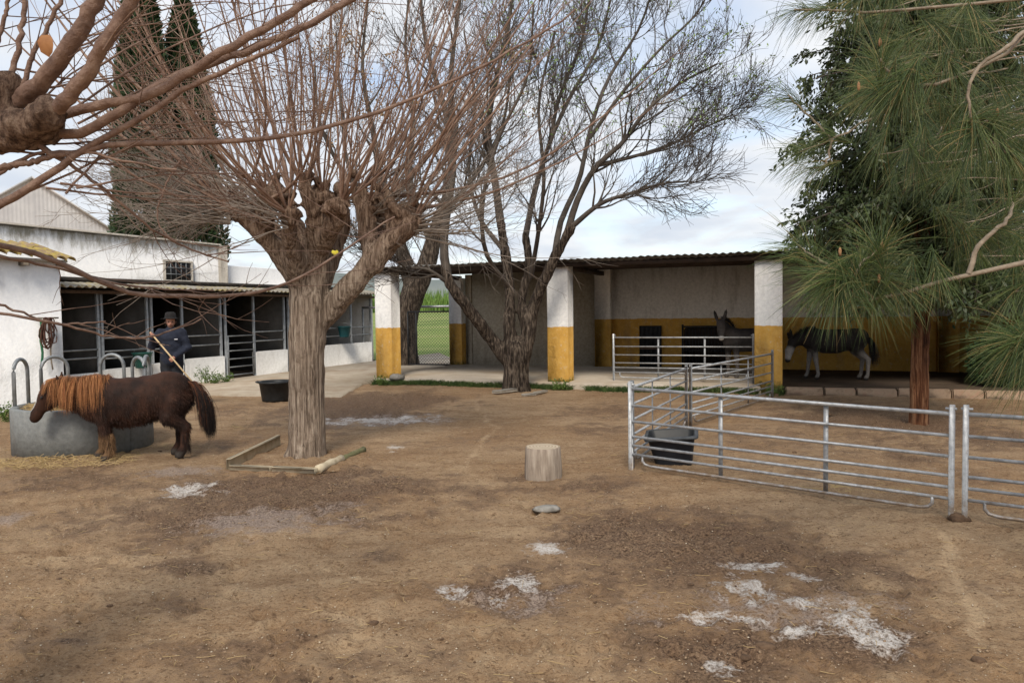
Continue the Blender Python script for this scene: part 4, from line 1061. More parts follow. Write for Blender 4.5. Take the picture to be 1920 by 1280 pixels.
# ------------------------------------------------------------------ shaggy pony at the feeder
pony = empty('pony'); tag(pony, 'shaggy dark brown pony with ginger mane eating at the concrete feeder', 'pony')
f_ = Field(.06)
f_.cap((-.40, 0, .745), (.36, 0, .72), .275, .27, .92).cap((-.05, 0, .66), (.2, 0, .64), .25, .25, .98)
f_.cap((-.50, 0, .80), (-.40, 0, .80), .245, .26, .95).cap((-.62, 0, .70), (-.52, 0, .66), .15, .2)
f_.cap((.40, 0, .78), (.46, 0, .70), .24, .23, .85).cap((.58, 0, .66), (.60, 0, .74), .17, .17)
NKX = .13
f_.cap((.50, 0, .84), (.95, 0, .86), .205, .155, .72).cap((.95, 0, .86), (1.16, 0, .88), .155, .13, .8).cap((.60, 0, .72), (1.02, 0, .76), .17, .12, .75)
f_.cap((1.14, 0, .90), (1.27, 0, .80), .118, .112, .85, .03).cap((1.27, 0, .80), (1.41, 0, .60), .105, .074, .85, .03).cap((1.41, 0, .60), (1.445, 0, .545), .072, .064, .95, .02).cap((1.18, 0, .80), (1.27, 0, .70), .09, .078, .75, .03)
for sg in (-1, 1):
    f_.cap((1.105, sg*.075, .985), (1.115, sg*.105, 1.09), .034, .012, 1.0, .015)
    f_.cap((1.30, sg*.085, .80), (1.31, sg*.085, .795), .022, .022, 1.0, .01)
    f_.cap((1.46, sg*.035, .56), (1.465, sg*.037, .555), .018, .018, 1.0, .01)
LEGF = {-1: .06, 1: -.10}; LEGH = {-1: .05, 1: -.07}
for sg in (-1, 1):
    q = LEGF[sg]
    f_.chain([(.45+q*.3, sg*.13, .64), (.45+q*.7, sg*.13, .34), (.44+q, sg*.13, .11), (.46+q, sg*.13, .07)], [.118, .064, .045, .055], .035)
    f_.chain([(.46+q, sg*.13, .075), (.50+q, sg*.13, .025)], [.054, .064], .02)
    q = LEGH[sg]
    f_.chain([(-.50, sg*.13, .68), (-.43+q*.4, sg*.15, .52), (-.60+q*.8, sg*.13, .36), (-.56+q, sg*.13, .11), (-.545+q, sg*.13, .08)], [.17, .125, .066, .045, .052], .035)
    f_.chain([(-.545+q, sg*.13, .075), (-.505+q, sg*.13, .025)], [.052, .062], .02)
def fur_disp(P): return (fbm(P*np.array([9, 9, 6.0]), 3, 8)-.5)*.035
f_.p = [(a-V3(NKX*sst(.6, 1.1, a[0]), 0, 0), b-V3(NKX*sst(.6, 1.1, b[0]), 0, 0), *r_) for a, b, *r_ in f_.p]
pV, pF = f_.mesh(.0155, fur_disp)
pV[:, 2] = np.maximum(pV[:, 2], -.01)
def pony_col(P):
    x, z = P[:, 0]+NKX*(P[:, 0] > .95), P[:, 2]; nse = fbm(P*5, 3, 2)
    c = lerp3((.016, .008, .006), (.055, .023, .0135), sst(.3, .75, nse))
    c = lerp3(c, (.105, .038, .017), sst(.90, 1.06, z)*.6*sst(-1, -.1, x)) if False else c*(1-(sst(.92, 1.06, z)*.5)[:, None])+np.array([.075, .028, .012])*(sst(.92, 1.06, z)*.5)[:, None]
    k = (sst(.36, .22, z)*(x > .2)*sst(.35, .6, nse+.1)*.85)[:, None]; c = c*(1-k)+np.array([.20, .115, .055])*k
    k = (sst(.085, .05, z))[:, None]; c = c*(1-k)+np.array([.05, .042, .036])*k
    k = ((x > 1.28)*(np.abs(P[:, 1]) < .045)*sst(.60, .66, z)*(z < .86)*sst(1.29, 1.33, x+ (.80-z)*-.0)*(x-1.27 > (.82-z)*.62))[:, None]*.9; c = c*(1-k)+np.array([.55, .52, .48])*k
    return c
body = mk('body', pV, [pF], m['hide'], pony, True, col=pony_col(pV))
P_, N_ = surf_points(pV, pF, 15000); kp = (P_[:, 2] > .10) & (P_[:, 0] < 1.12); P_, N_ = P_[kp], N_[kp]
fl = np.stack([np.full(len(P_), -.7), rng.normal(0, .25, len(P_)), np.full(len(P_), -.7)], -1)
strands('coat', P_-N_*.006, fl*.75+N_*.55, rng.uniform(.03, .06, len(P_)), .25, rng.uniform(.0018, .0032, len(P_)), pony_col(P_)*rng.uniform(.7, 1.8, (len(P_), 1)), pony, 3, .12, clump=4)['kind'] = 'stuff'
# feathered lower legs
n_ = 1400; sgn = rng.choice([-1, 1], n_); fr = rng.uniform(0, 1, n_) < .55
zz = rng.uniform(.09, .34, n_); th = rng.uniform(0, 6.28, n_)
lx = np.where(fr, .44+np.where(sgn < 0, LEGF[-1], LEGF[1]), -.575+np.where(sgn < 0, LEGH[-1], LEGH[1])); rad = .045
b_ = np.stack([lx+rad*np.cos(th), sgn*.13+rad*np.sin(th), zz], -1)
cfe = np.where(fr[:, None], np.array([.21, .12, .06]), np.array([.022, .012, .009]))*rng.uniform(.5, 1.4, (n_, 1))
strands('feather', b_, np.stack([np.cos(th)*.5-.35, np.sin(th)*.5, np.full(n_, -.8)], -1), rng.uniform(.06, .12, n_), .5, rng.uniform(.002, .0035, n_), cfe, pony, 4)['kind'] = 'stuff'
# mane, forelock, tail
n_ = 3800; q = rng.uniform(0, 1, n_)
crest = np.stack([.36+q*.68, rng.normal(0, .02, n_), np.interp(q, [0, .25, .6, .9, 1], [1.015, 1.035, 1.01, 1.015, 1.01])+rng.uniform(-.01, .015, n_)], -1)
side = np.where(rng.uniform(0, 1, n_) < .72, 1, -1)
dr_ = np.stack([rng.normal(-.12, .16, n_), side*rng.uniform(.55, 1.0, n_), rng.uniform(.10, .55, n_)], -1)
cm = lerp3((.22, .075, .026), (.56, .27, .11), rng.uniform(0, 1, n_)**1.3); lock = sst(.35, .65, fbm(np.stack([q*26, side*3.0, q*0], -1), 2, 6)); cm = cm*(.6+.55*lock)[:, None]
strands('mane', crest, dr_, rng.uniform(.26, .52, n_)*(.72+.45*lock), .48, rng.uniform(.0018, .0034, n_), cm, pony, 8, .075, clump=32)['kind'] = 'stuff'
n_ = 420; bb = np.stack([rng.uniform(1.0, 1.07, n_), rng.normal(0, .05, n_), rng.uniform(.99, 1.02, n_)], -1)
strands('forelock', bb, np.stack([rng.uniform(.5, 1, n_), rng.normal(0, .5, n_), rng.uniform(-.1, .3, n_)], -1), rng.uniform(.14, .26, n_), .42, rng.uniform(.003, .0045, n_), lerp3((.22, .08, .03), (.52, .26, .11), rng.uniform(0, 1, n_)), pony, 6, .06, clump=22)['kind'] = 'stuff'
n_ = 2000; q = rng.uniform(0, 1, n_)
bb = np.stack([-.70-q*.10, rng.normal(0, .028, n_), .93-q*.16], -1)
tc_ = lerp3((.16, .055, .022), (.014, .010, .009), sst(-.1, .25, q+rng.normal(0, .12, n_)))
strands('tail', bb, np.stack([rng.uniform(-.85, -.30, n_), rng.normal(0, .20, n_), rng.uniform(-.35, .25, n_)], -1), rng.uniform(.45, .74, n_), .50, rng.uniform(.003, .005, n_), tc_, pony, 9, .06, clump=40)['kind'] = 'stuff'
for sg in (-1, 1):
    e_ = MB().lathe([(.0, -.016), (.011, -.011), (.016, 0), (.011, .011), (.0, .016)], (1.305-NKX, sg*.098, .80), 10).build('eye', m['rubber'], pony, True)
pp = G(205, 860); hd = nrm(V3(-.955, -.25, 0)); pc_ = pp-hd*.34
place(pony, pc_, hd, hz(pc_[0], pc_[1])); pony.scale = (.88, 1.0, 1.02)

# ------------------------------------------------------------------ donkeys in the shed
def donkey(label, head, colf, legs, forelock=True):
    root = empty('donkey'); tag(root, label, 'donkey', 'donkeys in the shed')
    f_ = Field(.05)
    f_.cap((-.45, 0, .90), (.40, 0, .90), .25, .245, .9).cap((-.05, 0, .83), (.2, 0, .83), .235, .235, .95)
    f_.cap((-.52, 0, .96), (-.45, 0, .95), .20, .22, .9).cap((.42, 0, .95), (.48, 0, .86), .22, .2, .8).cap((.56, 0, .86), (.58, 0, .93), .13, .14)
    nk, pl, hm_, mz = [np.array(head[k]) for k in ('neck', 'poll', 'mid', 'muzzle')]
    f_.cap((.48, 0, .98), nk, .19, .145, .75).cap(nk, pl, .145, .115, .8)
    f_.cap(pl, hm_, .108, .092, 1.0, .03).cap(hm_, mz, .09, .062, 1.0, .03)
    fwd = nrm(mz-pl); side_ = nrm(np.cross(fwd, pl-nk+np.array([1e-3, 0, .2]))); upv = nrm(np.cross(side_, fwd)); upv = upv if upv[2] >= -.2 else -upv
    for sg in (-1, 1):
        e0 = pl+side_*sg*.07-fwd*.04+upv*.06; ed = nrm(np.array([0, 0, 1.0])*head.get('earup', 1)+side_*sg*.42-fwd*.25+upv*.2)
        f_.chain([e0, e0+ed*.10, e0+ed*.20, e0+ed*.275], [.026, .040, .034, .010], .015)
        ee = pl*.62+mz*.38+side_*sg*.083+upv*.03; f_.cap(ee, ee, .022, .022, 1, .012)
        nn = mz+fwd*.045+side_*sg*.032; f_.cap(nn, nn, .018, .018, 1, .01)
    for sg, qf, qh in ((-1, legs[0], legs[2]), (1, legs[1], legs[3])):
        f_.chain([(.46+qf*.2, sg*.12, .82), (.46+qf*.6, sg*.12, .45), (.45+qf, sg*.12, .12)], [.10, .052, .036], .03)
        f_.chain([(.45+qf, sg*.12, .12), (.475+qf, sg*.12, .075), (.49+qf, sg*.12, .025)], [.036, .044, .05], .015)
        f_.chain([(-.52, sg*.12, .86), (-.44+qh*.4, sg*.13, .68), (-.62+qh*.8, sg*.12, .47), (-.59+qh, sg*.12, .12)], [.15, .11, .054, .036], .03)
        f_.chain([(-.59+qh, sg*.12, .12), (-.565+qh, sg*.12, .075), (-.55+qh, sg*.12, .025)], [.036, .044, .05], .015)
    V, F = f_.mesh(.0165); ctx = (pl, hm_, mz)
    mk('body', V, [F], m['hide'], root, True, col=colf(V, ctx))
    n_ = 700; q = rng.uniform(0, 1, n_)[:, None]; b0 = np.array([.40, 0, 1.15])*(1-q)+(pl+np.array([0, 0, .09]))*q + (np.array([0, 0, .07])*4*q*(1-q))
    strands('mane', b0+rng.normal(0, .012, (n_, 3)), np.stack([rng.normal(.1, .3, n_), rng.normal(0, .35, n_), np.ones(n_)], -1), rng.uniform(.05, .10, n_), .05, np.full(n_, .003), np.tile(np.array([[.012, .010, .010]]), (n_, 1)), root, 4)['kind'] = 'stuff'
    n_ = 350
    strands('tail', np.stack([np.full(n_, -.68), rng.normal(0, .015, n_), rng.uniform(.92, 1.0, n_)], -1), np.stack([rng.uniform(-.6, -.2, n_), rng.normal(0, .08, n_), rng.uniform(-.6, 0, n_)], -1), rng.uniform(.4, .7, n_), .6, np.full(n_, .0035), np.tile(np.array([[.014, .012, .011]]), (n_, 1)), root, 7)['kind'] = 'stuff'
    return root
def col_a(P, ctx):
    pl, hm_, mz = ctx; c = lerp3((.030, .027, .026), (.065, .056, .052), sst(.3, .7, fbm(P*4, 3, 12)))
    k = sst(.10, .05, np.linalg.norm(P-mz-nrm(mz-pl)*.03, axis=1))[:, None]*.9; c = c*(1-k)+np.array([.50, .47, .44])*k
    k = (sst(.62, .45, P[:, 2])*.55*(np.abs(P[:, 0]-.5) < .5))[:, None]; c = c*(1-k)+np.array([.22, .19, .17])*k
    d_ = np.linalg.norm(P-(pl+hm_)/2, axis=1); k = (sst(.20, .08, d_)*.25)[:, None]; return c*(1-k)+np.array([.11, .085, .07])*k
def col_b(P, ctx):
    pl, hm_, mz = ctx; nz_ = fbm(P*2.6+3, 3, 15); c = lerp3((.012, .010, .010), (.028, .024, .022), sst(.3, .7, nz_))
    k = (sst(.78, .55, P[:, 2]+(nz_-.5)*.8))[:, None]*.85; c = c*(1-k)+np.array([.31, .28, .25])*k
    d_ = np.minimum(np.linalg.norm(P-hm_, axis=1), np.linalg.norm(P-(hm_+mz)/2, axis=1)); k = sst(.16, .10, d_)[:, None]*.92; c = c*(1-k)+np.array([.42, .39, .36])*k
    k = sst(.085, .055, np.linalg.norm(P-mz-nrm(mz-pl)*.03, axis=1))[:, None]; c = c*(1-k)+np.array([.02, .017, .016])*k
    k = sst(.07, .045, P[:, 2])[:, None]; return c*(1-k)+np.array([.04, .033, .028])*k
dk1 = donkey('dark donkey with upright ears looking over the shed hurdle toward the camera', dict(neck=(.70, .03, 1.16), poll=(.82, .08, 1.27), mid=(.89, .17, 1.12), muzzle=(.94, .24, .95), earup=1.2), col_a, (.04, -.06, .05, -.05))
p1_ = D(1352, 640, 17.0); hd1 = nrm(-E1*.70-E2*.60)
place(dk1, p1_[:2]-hd1[:2]*.86-np.array([-hd1[1], hd1[0]])*.12, hd1, .14)
dk2 = donkey('black and white donkey grazing with lowered head in the right-hand bay', dict(neck=(.72, 0, .93), poll=(.88, 0, .84), mid=(.96, .07, .64), muzzle=(.99, .13, .44), earup=.4), col_b, (.12, -.12, .03, -.10))
p2_ = G(1618, 712, .11); hd2 = nrm(-E1*.98+E2*.05)
place(dk2, p2_[:2]+hd2[:2]*.6, hd2, .11)

# ------------------------------------------------------------------ the man with a broom
man = empty('person'); tag(man, 'person in dark jacket and black brimmed hat holding a broom handle behind the pony', 'person')
# local: +x is the way he faces, y his left
HR, HL = np.array([.20, -.30, 1.37]), np.array([.26, .02, .93])     # right and left hand
f_ = Field(.03)
f_.cap((0, 0, 1.02), (0, 0, 1.28), .125, .145, 1.3).cap((0, -.15, 1.40), (0, .15, 1.40), .07, .07)
f_.cap((0, 0, .93), (0, 0, .98), .125, .125, 1.25)
f_.cap((.0, 0, 1.42), (.015, 0, 1.54), .055, .052, 1, .02)
f_.cap((.015, 0, 1.60), (.02, 0, 1.66), .085, .092, .86, .02).cap((.045, 0, 1.545), (.05, 0, 1.56), .055, .06, .85, .02)
f_.cap((.105, 0, 1.60), (.122, 0, 1.578), .012, .017, 1, .012).cap((.098, -.018, 1.548), (.098, .018, 1.548), .014, .014, 1, .008)
for sg in (-1, 1):
    f_.cap((.01, sg*.082, 1.585), (.0, sg*.086, 1.62), .015, .017, 1, .008)
    f_.cap((.092, sg*.032, 1.612), (.094, sg*.034, 1.612), .013, .013, 1, .006)
    f_.chain([(0, sg*.09, .94), (.015, sg*.10, .52), (0, sg*.10, .11), (.0, sg*.10, .07)], [.095, .065, .045, .045])
    f_.chain([(-.02, sg*.10, .055), (.12, sg*.115, .04), (.19, sg*.12, .035)], [.05, .042, .03])
el = {-1: np.array([.03, -.33, 1.16]), 1: np.array([.04, .28, 1.12])}
for sg, hnd in ((-1, HR), (1, HL)):
    wr_ = hnd+nrm(el[sg]-hnd)*.06
    f_.chain([(0, sg*.19, 1.39), el[sg], wr_], [.062, .048, .032])
    ax_ = nrm(np.array([.06, .32, -.44])); pa = nrm(hnd-el[sg]); nr = nrm(np.cross(ax_, pa))
    f_.cap(wr_, hnd-pa*.005, .03, .036, 1, .015)
    for i, (o_, L_) in enumerate(((-.033, .030), (-.011, .036), (.011, .034), (.033, .026))):
        b0 = hnd+ax_*o_+pa*.02; b1 = b0+pa*.028+nr*.012; b2 = b1-pa*.004+nr*L_; b3 = b2-pa*.022+nr*.004
        f_.chain([b0, b1, b2, b3], [.0105, .010, .0095, .008], .004)
    t0 = hnd-ax_*.03-pa*.01; f_.chain([t0, t0-ax_*.025+nr*.02+pa*.01, t0-ax_*.025+nr*.045+pa*.018], [.012, .011, .009], .006)
V, F = f_.mesh(.0115)
def man_col(P):
    c = np.tile(np.array([[.42, .21, .145]]), (len(P), 1)); k = (sst(.60, .75, fbm(P*30, 2, 3)))[:, None]*.4; c = c*(1-k)+np.array([.50, .19, .14])*k
    hd_ = P[:, 2] > 1.5
    for yy in (-.034, .034):
        k = (hd_*sst(.020, .012, np.linalg.norm(P-np.array([.105, yy, 1.613]), axis=1)))[:, None]; c = c*(1-k)+np.array([.03, .02, .018])*k
    k = (hd_*(P[:, 0] > .02)*sst(1.563, 1.553, P[:, 2])*sst(1.49, 1.51, P[:, 2])*.7)[:, None]; c = c*(1-k)+np.array([.13, .09, .07])*k
    k = (hd_*(np.abs(P[:, 2]-1.549) < .006)*(np.abs(P[:, 1]) < .025)*(P[:, 0] > .09))[:, None]*.9; return c*(1-k)+np.array([.32, .10, .09])*k
mk('body', V, [F], m['skin'], man, True, col=man_col(V))
f_ = Field(.035)
f_.cap((0, 0, .90), (0, 0, 1.30), .158, .168, 1.28).cap((0, -.16, 1.40), (0, .16, 1.40), .085, .085).cap((0, 0, 1.44), (.005, 0, 1.475), .082, .075, 1.0, .02)
for sg, hnd in ((-1, HR), (1, HL)):
    wr_ = hnd+nrm(el[sg]-hnd)*.065
    f_.chain([(0, sg*.195, 1.395), el[sg], wr_], [.082, .068, .050])
def cloth_d(P): return (fbm(P*np.array([9, 9, 16.0]), 3, 5)-.5)*.030
V, F = f_.mesh(.0125, cloth_d); jk = mk('jacket', V, [F], m['jacket'], man, True)
MB().box((.178, .085, 1.285), (.012, .06, .018), None, .003).build('badge', m['badge'], jk)
f_ = Field(.03); f_.cap((0, 0, .90), (0, 0, .96), .14, .14, 1.25)
for sg in (-1, 1): f_.chain([(0, sg*.09, .92), (.015, sg*.10, .50), (0, sg*.10, .09)], [.115, .088, .075])
V, F = f_.mesh(.014, cloth_d); mk('trousers', V, [F], m['trousers'], man, True)
for sg in (-1, 1):
    f_ = Field(.02); f_.chain([(-.03, sg*.10, .06), (.10, sg*.115, .05), (.20, sg*.12, .04)], [.062, .055, .042]).cap((0, sg*.10, .06), (0, sg*.10, .13), .058, .058)
    V, F = f_.mesh(.012); V[:, 2] = np.maximum(V[:, 2], 0); mk('boot', V, [F], m['boot'], man, True)
MB().lathe([(.0, .135), (.06, .13), (.088, .11), (.098, .05), (.103, .012), (.14, .0), (.175, .004), (.180, .010), (.14, .010), (.10, .018)], (.01, 0, 1.665), 24).build('hat', m['felt'], man, True)
n_ = 500; th = rng.uniform(1.2, 5.1, n_); b_ = np.stack([.01+.082*np.cos(th), .082*np.sin(th), rng.uniform(1.56, 1.67, n_)], -1)
strands('hair', b_, np.stack([np.cos(th)*.4, np.sin(th)*.4, np.full(n_, -1)], -1), rng.uniform(.03, .05, n_), .3, np.full(n_, .0022), np.tile(np.array([[.03, .022, .016]]), (n_, 1)), man, 3)['kind'] = 'stuff'
pm = D(321, 640, 13.9); hdm = nrm(-pm*V3(1, 1, 0)+V3(-.3, 0, 0)); zman = .055
place(man, pm, hdm, zman)
Rm = np.array([[hdm[0], -hdm[1], 0], [hdm[1], hdm[0], 0], [0, 0, 1]])
def mw(p): return Rm@np.asarray(p)+np.array([pm[0], pm[1], zman])
pa = np.array([.06, .32, -.44]); pa = (HL-HR)
top_ = HR-pa*.14+np.array([.03, 0, 0]); bot_ = HR+pa*((HR[2]-.10)/(HR[2]-HL[2]))+np.array([.03, 0, 0])
br = empty('broom', mw(bot_)); tag(br, 'broom with pale wooden handle held slantwise by the person', 'broom')
ch(MB().tube([mw(top_), mw((top_+bot_)/2), mw(bot_)], .0145, 8).build('handle', m['broom_wood'], None, True), br)
hb_ = mw(bot_); tx = nrm(np.cross(mw(bot_)-mw(top_), (0, 0, 1)))
ch(MB().bar(hb_-tx*.2, hb_+tx*.2, .06, .045, bev=.01).build('head', m['old_timber']), br)
n_ = 500; b_ = hb_+tx*rng.uniform(-.19, .19, n_)[:, None]+rng.normal(0, .012, (n_, 3)); b_[:, 2] = hb_[2]-.015
ch(strands('bristles', b_, np.stack([rng.normal(0, .08, n_), rng.normal(0, .08, n_), np.full(n_, -1)], -1), np.full(n_, .085), .1, np.full(n_, .002), np.tile(np.array([[.03, .025, .02]]), (n_, 1)), None, 3), br)['kind'] = 'stuff'

# ================================================================== TREES
def resample(pts, k):
    pts = np.asarray(pts, float); d = np.r_[0, np.cumsum(np.linalg.norm(np.diff(pts, axis=0), axis=1))]
    # smooth (Catmull-Rom like) by cubic interpolation through the points
    t = np.linspace(0, d[-1], k); out = np.empty((k, pts.shape[1]))
    n = len(pts)
    tang = np.gradient(pts, d, axis=0) if n > 2 else np.repeat((pts[1:]-pts[:1])/max(d[-1], 1e-6), 2, 0)
    i = np.clip(np.searchsorted(d, t, 'right')-1, 0, n-2); h = (d[i+1]-d[i])[:, None]; u = ((t-d[i])/(d[i+1]-d[i]))[:, None]
    return (2*u**3-3*u**2+1)*pts[i]+(u**3-2*u**2+u)*h*tang[i]+(-2*u**3+3*u**2)*pts[i+1]+(u**3-u**2)*h*tang[i+1]
def grow(p, d, L, k, wob, up, upv=(0, 0, 1)):
    pts = [np.asarray(p, float)]; d = nrm(d); upv = np.asarray(upv, float)
    for i in range(k-1):
        d = nrm(d+rng.normal(0, wob, 3)+upv*up); pts.append(pts[-1]+d*L/(k-1))
    return np.array(pts)
def off_dir(t, ang, az=None):
    t = nrm(t); a = nrm(np.cross(t, rng.normal(0, 1, 3))); return nrm(t*math.cos(ang)+a*math.sin(ang))
class Twigs:
    def __init__(s): s.g = {}
    def add(s, P, r0, r1, n=4, pw=1.0):
        k = len(P); s.g.setdefault((k, n), []).append((P, r0+(r1-r0)*np.linspace(0, 1, k)**pw)); return P
    def build(s, name, mat, par):
        parts = []
        for (k, n), L in s.g.items(): parts.append(tubes(np.array([a for a, b in L]), np.array([b for a, b in L]), n))
        V, F = join(parts); return ch(mk(name, V, [F], mat, None, True), par)
def kids(P, n, lo=.25, hi=1.0):
    """n points on polyline with tangents"""
    k = len(P); o = []
    for q in rng.uniform(lo, hi, n):
        f = q*(k-1); i = min(int(f), k-2); o.append((P[i]*(1-(f-i))+P[i+1]*(f-i), nrm(P[i+1]-P[i]), q))
    return o

# ------------------------------------------------------------------ pollarded tree in the yard
def pollard(root, field_limbs, knobs, bark_mat, res, dspl=.03, fq=1.0):
    f_ = Field(.05)
    for pts, rs in field_limbs:
        P = resample(np.c_[np.array(pts), np.array(rs)], max(4, len(pts)*3))
        for i in range(len(P)-1): f_.cap(P[i, :3], P[i+1, :3], P[i, 3], P[i+1, 3])
    for c_, r_ in knobs: f_.cap(c_, c_, r_, r_)
    def dd(P): return (fbm(P*np.array([7, 7, 4.0])*fq, 3, 5)-.5)*dspl*2.4+(fbm(P*np.array([26, 26, 4.0])*fq, 2, 15)-.5)*dspl*1.1+(fbm(P*16*fq, 3, 35)-.5)*dspl*2.6*sst(2.55, 2.95, P[:, 2])
    V, F = f_.mesh(res, dd)
    return ch(mk('trunk', V, [F], bark_mat, None, True), root)
tb0 = G(575, 862); YB = tb0[1]+.12
pt = empty('pollard_tree', (tb0[0], YB, 0)); tag(pt, 'pollarded bare tree with thick grooved trunk and reddish shoots in the yard', 'tree')
def Q(px, py, dy=0.0): return D(px, py, YB+dy)
limbs = [([Q(574, 885), Q(574, 862), Q(574, 842), Q(575, 800), Q(576, 700), Q(578, 620), Q(580, 570)], [.31, .25, .222, .205, .195, .205, .235]),
         *[([Q(574, 850), Q(574, 866)+V3(.19*math.cos(a), .19*math.sin(a), 0), Q(574, 885)+V3(.36*math.cos(a), .36*math.sin(a), -.03)], [.11, .075, .04]) for a in (.3, 1.4, 2.5, 3.5, 4.4, 5.5)],
         ([Q(580, 590), Q(570, 540), Q(540, 490, -.15), Q(495, 440, -.3), Q(455, 405, -.4), Q(432, 392, -.45)], [.20, .17, .13, .10, .085, .075]),
         ([Q(580, 580), Q(575, 510, .1), Q(560, 440, .25), Q(535, 385, .35), Q(520, 355, .4)], [.20, .155, .11, .085, .07]),
         ([Q(582, 580), Q(592, 510), Q(595, 440, -.2), Q(585, 385, -.35), Q(570, 352, -.4)], [.20, .155, .115, .09, .07]),
         ([Q(588, 610), Q(622, 575), Q(655, 540, -.1), Q(700, 490, -.15), Q(742, 445, -.2), Q(775, 420, -.2)], [.15, .135, .125, .12, .115, .10]),
         ([Q(700, 490, -.12), Q(692, 440, -.05), Q(684, 395, 0), Q(672, 365, .05)], [.11, .10, .085, .075]),
         ([Q(592, 540, .1), Q(625, 470, .3), Q(645, 410, .45), Q(640, 362, .55)], [.14, .105, .085, .07]),
         ([Q(742, 445, -.2), Q(740, 405, -.1), Q(728, 375, -.05)], [.10, .085, .07]),
         ([Q(495, 440, -.3), Q(500, 400, -.45), Q(512, 365, -.55)], [.10, .085, .075]),
         ([Q(600, 470, -.15), Q(625, 420, -.45), Q(640, 385, -.6)], [.10, .09, .075])]
limbs += [([Q(582, 560, .15), Q(600, 490, .45), Q(610, 420, .75), Q(600, 370, .95)], [.15, .11, .085, .07]), ([Q(575, 560, .1), Q(545, 480, .45), Q(505, 420, .8), Q(480, 385, 1.0)], [.14, .105, .085, .07]), ([Q(690, 500, 0), Q(705, 450, .35), Q(715, 405, .6)], [.10, .085, .07]), ([Q(560, 520, -.1), Q(545, 450, -.5), Q(540, 405, -.75)], [.13, .09, .07])]
knb = []; KN = [(600, 365, .95), (480, 382, 1.0), (715, 400, .6), (540, 400, -.78)]+ [(432, 390, -.45), (455, 375, -.3), (520, 352, .4), (500, 362, -.5), (570, 348, -.4), (545, 365, .3), (640, 358, .55), (672, 362, .05), (690, 385, 0), (775, 415, -.2), (728, 372, -.05), (640, 382, -.6), (605, 365, -.3), (770, 395, -.1)]
for x_, y_, dy in KN:
    c_ = Q(x_, y_, dy); knb.append((c_, .075))
    for _ in range(5): knb.append((c_+rng.normal(0, .075, 3), rng.uniform(.035, .07)))
pollard(pt, limbs, knb, m['pollard_bark'], .022)
ctr = Q(585, 470)
tw = Twigs(); tl = Twigs()
for (c_, _), (x_, y_, dy) in zip([(Q(*k_), 0) for k_ in KN], KN):
    outw = nrm((c_-ctr)*V3(1, 1, .25))
    nsh = 9
    for q in range(nsh):
        sx = (x_-585)/190.0
        d0 = nrm(outw*rng.uniform(.1, 1.1)+V3(0, 0, rng.uniform(.2, 1.5))+rng.normal(0, .38, 3))
        L_ = rng.uniform(1.5, 4.6); r_ = rng.uniform(.009, .024)*(L_/3.2)**.8
        dest = nrm(V3(sx*.80+rng.normal(0, .15), dy*.5+rng.normal(0, .2), 1.0))
        P = tw.add(grow(c_+d0*.06, d0, L_, 14, .045, .13, dest), r_, .0022, 6, .85)
        for p_, t_, s_ in kids(P, int(rng.integers(3, 9)), .2, .97):
            l2 = rng.uniform(.25, .95); P2 = tw.add(grow(p_, off_dir(t_, rng.uniform(.35, .9)), l2, 6, .07, .06), r_*.35*(1.1-s_)+.0022, .0014, 4)
            if rng.uniform() < .5:
                for p3, t3, s3 in kids(P2, 2): tw.add(grow(p3, off_dir(t3, .7), rng.uniform(.12, .35), 4, .1, .03), .0022, .0012, 3)
# low arching and drooping twigs on the left side and below the head
for q in range(190):
    x_, y_, dy = KN[[4, 4, 1, 5, 5, 7, 4, 13, 13, 12, 3, 10][q % 12]]
    c_ = Q(x_, y_+rng.uniform(0, 30), dy)
    d0 = nrm(V3(-1 if x_ < 600 else 1, rng.uniform(-.9, .7), rng.uniform(-.35, .6)))
    L_ = rng.uniform(.8, 2.1); P = tl.add(grow(c_, d0, L_, 11, .07, rng.uniform(-.05, .12)), rng.uniform(.005, .011), .0016, 4)
    for p_, t_, s_ in kids(P, 5, .2, .95):
        P2 = tl.add(grow(p_, off_dir(t_, rng.uniform(.4, 1.1)), rng.uniform(.2, .7), 6, .12, .03), .0035, .0012, 3)
        for p3, t3, s3 in kids(P2, 2): tl.add(grow(p3, off_dir(t3, .8), rng.uniform(.08, .3), 4, .12, .02), .0022, .001, 3)
tw.build('crown', m['shoot_bark'], pt); tl.build('lower_twigs', m['grey_twig'], pt)['kind'] = 'stuff'
yl = Q(628, 474, -.75)
ch(mk('leaf', [yl+V3(a*.75, 0.3*a+0.01*b, b*.7) for a, b in ((0, -.045), (.035, -.02), (.05, .02), (.03, .045), (0, .03), (-.03, .045), (-.05, .02), (-.035, -.02))]+[yl+V3(0, -.012, 0)], [(i, (i+1) % 8, 8) for i in range(8)], m['yellow_leaf']), pt)['label'] = 'single yellow leaf caught in the twigs'
# raised earth around the foot
mv = []; mf = []
for j in range(8):
    for i in range(28):
        a = 2*math.pi*i/28; r_ = .2+j*.105; mv.append((tb0[0]-.02+r_*math.cos(a)*1.0, YB-.02+r_*math.sin(a)*1.05, hz(tb0[0]+r_*math.cos(a), YB+r_*math.sin(a))+.055*(1-(j/7)**2)+.012*math.sin(i*2.2+j)-.012))
for j in range(7):
    for i in range(28): mf.append((j*28+i, (j+1)*28+i, (j+1)*28+(i+1) % 28, j*28+(i+1) % 28))
struct(mk('tree_bed', mv, mf, m['yard_earth'], smooth=True), 'raised bare earth around the pollard trunk inside the timber edging')

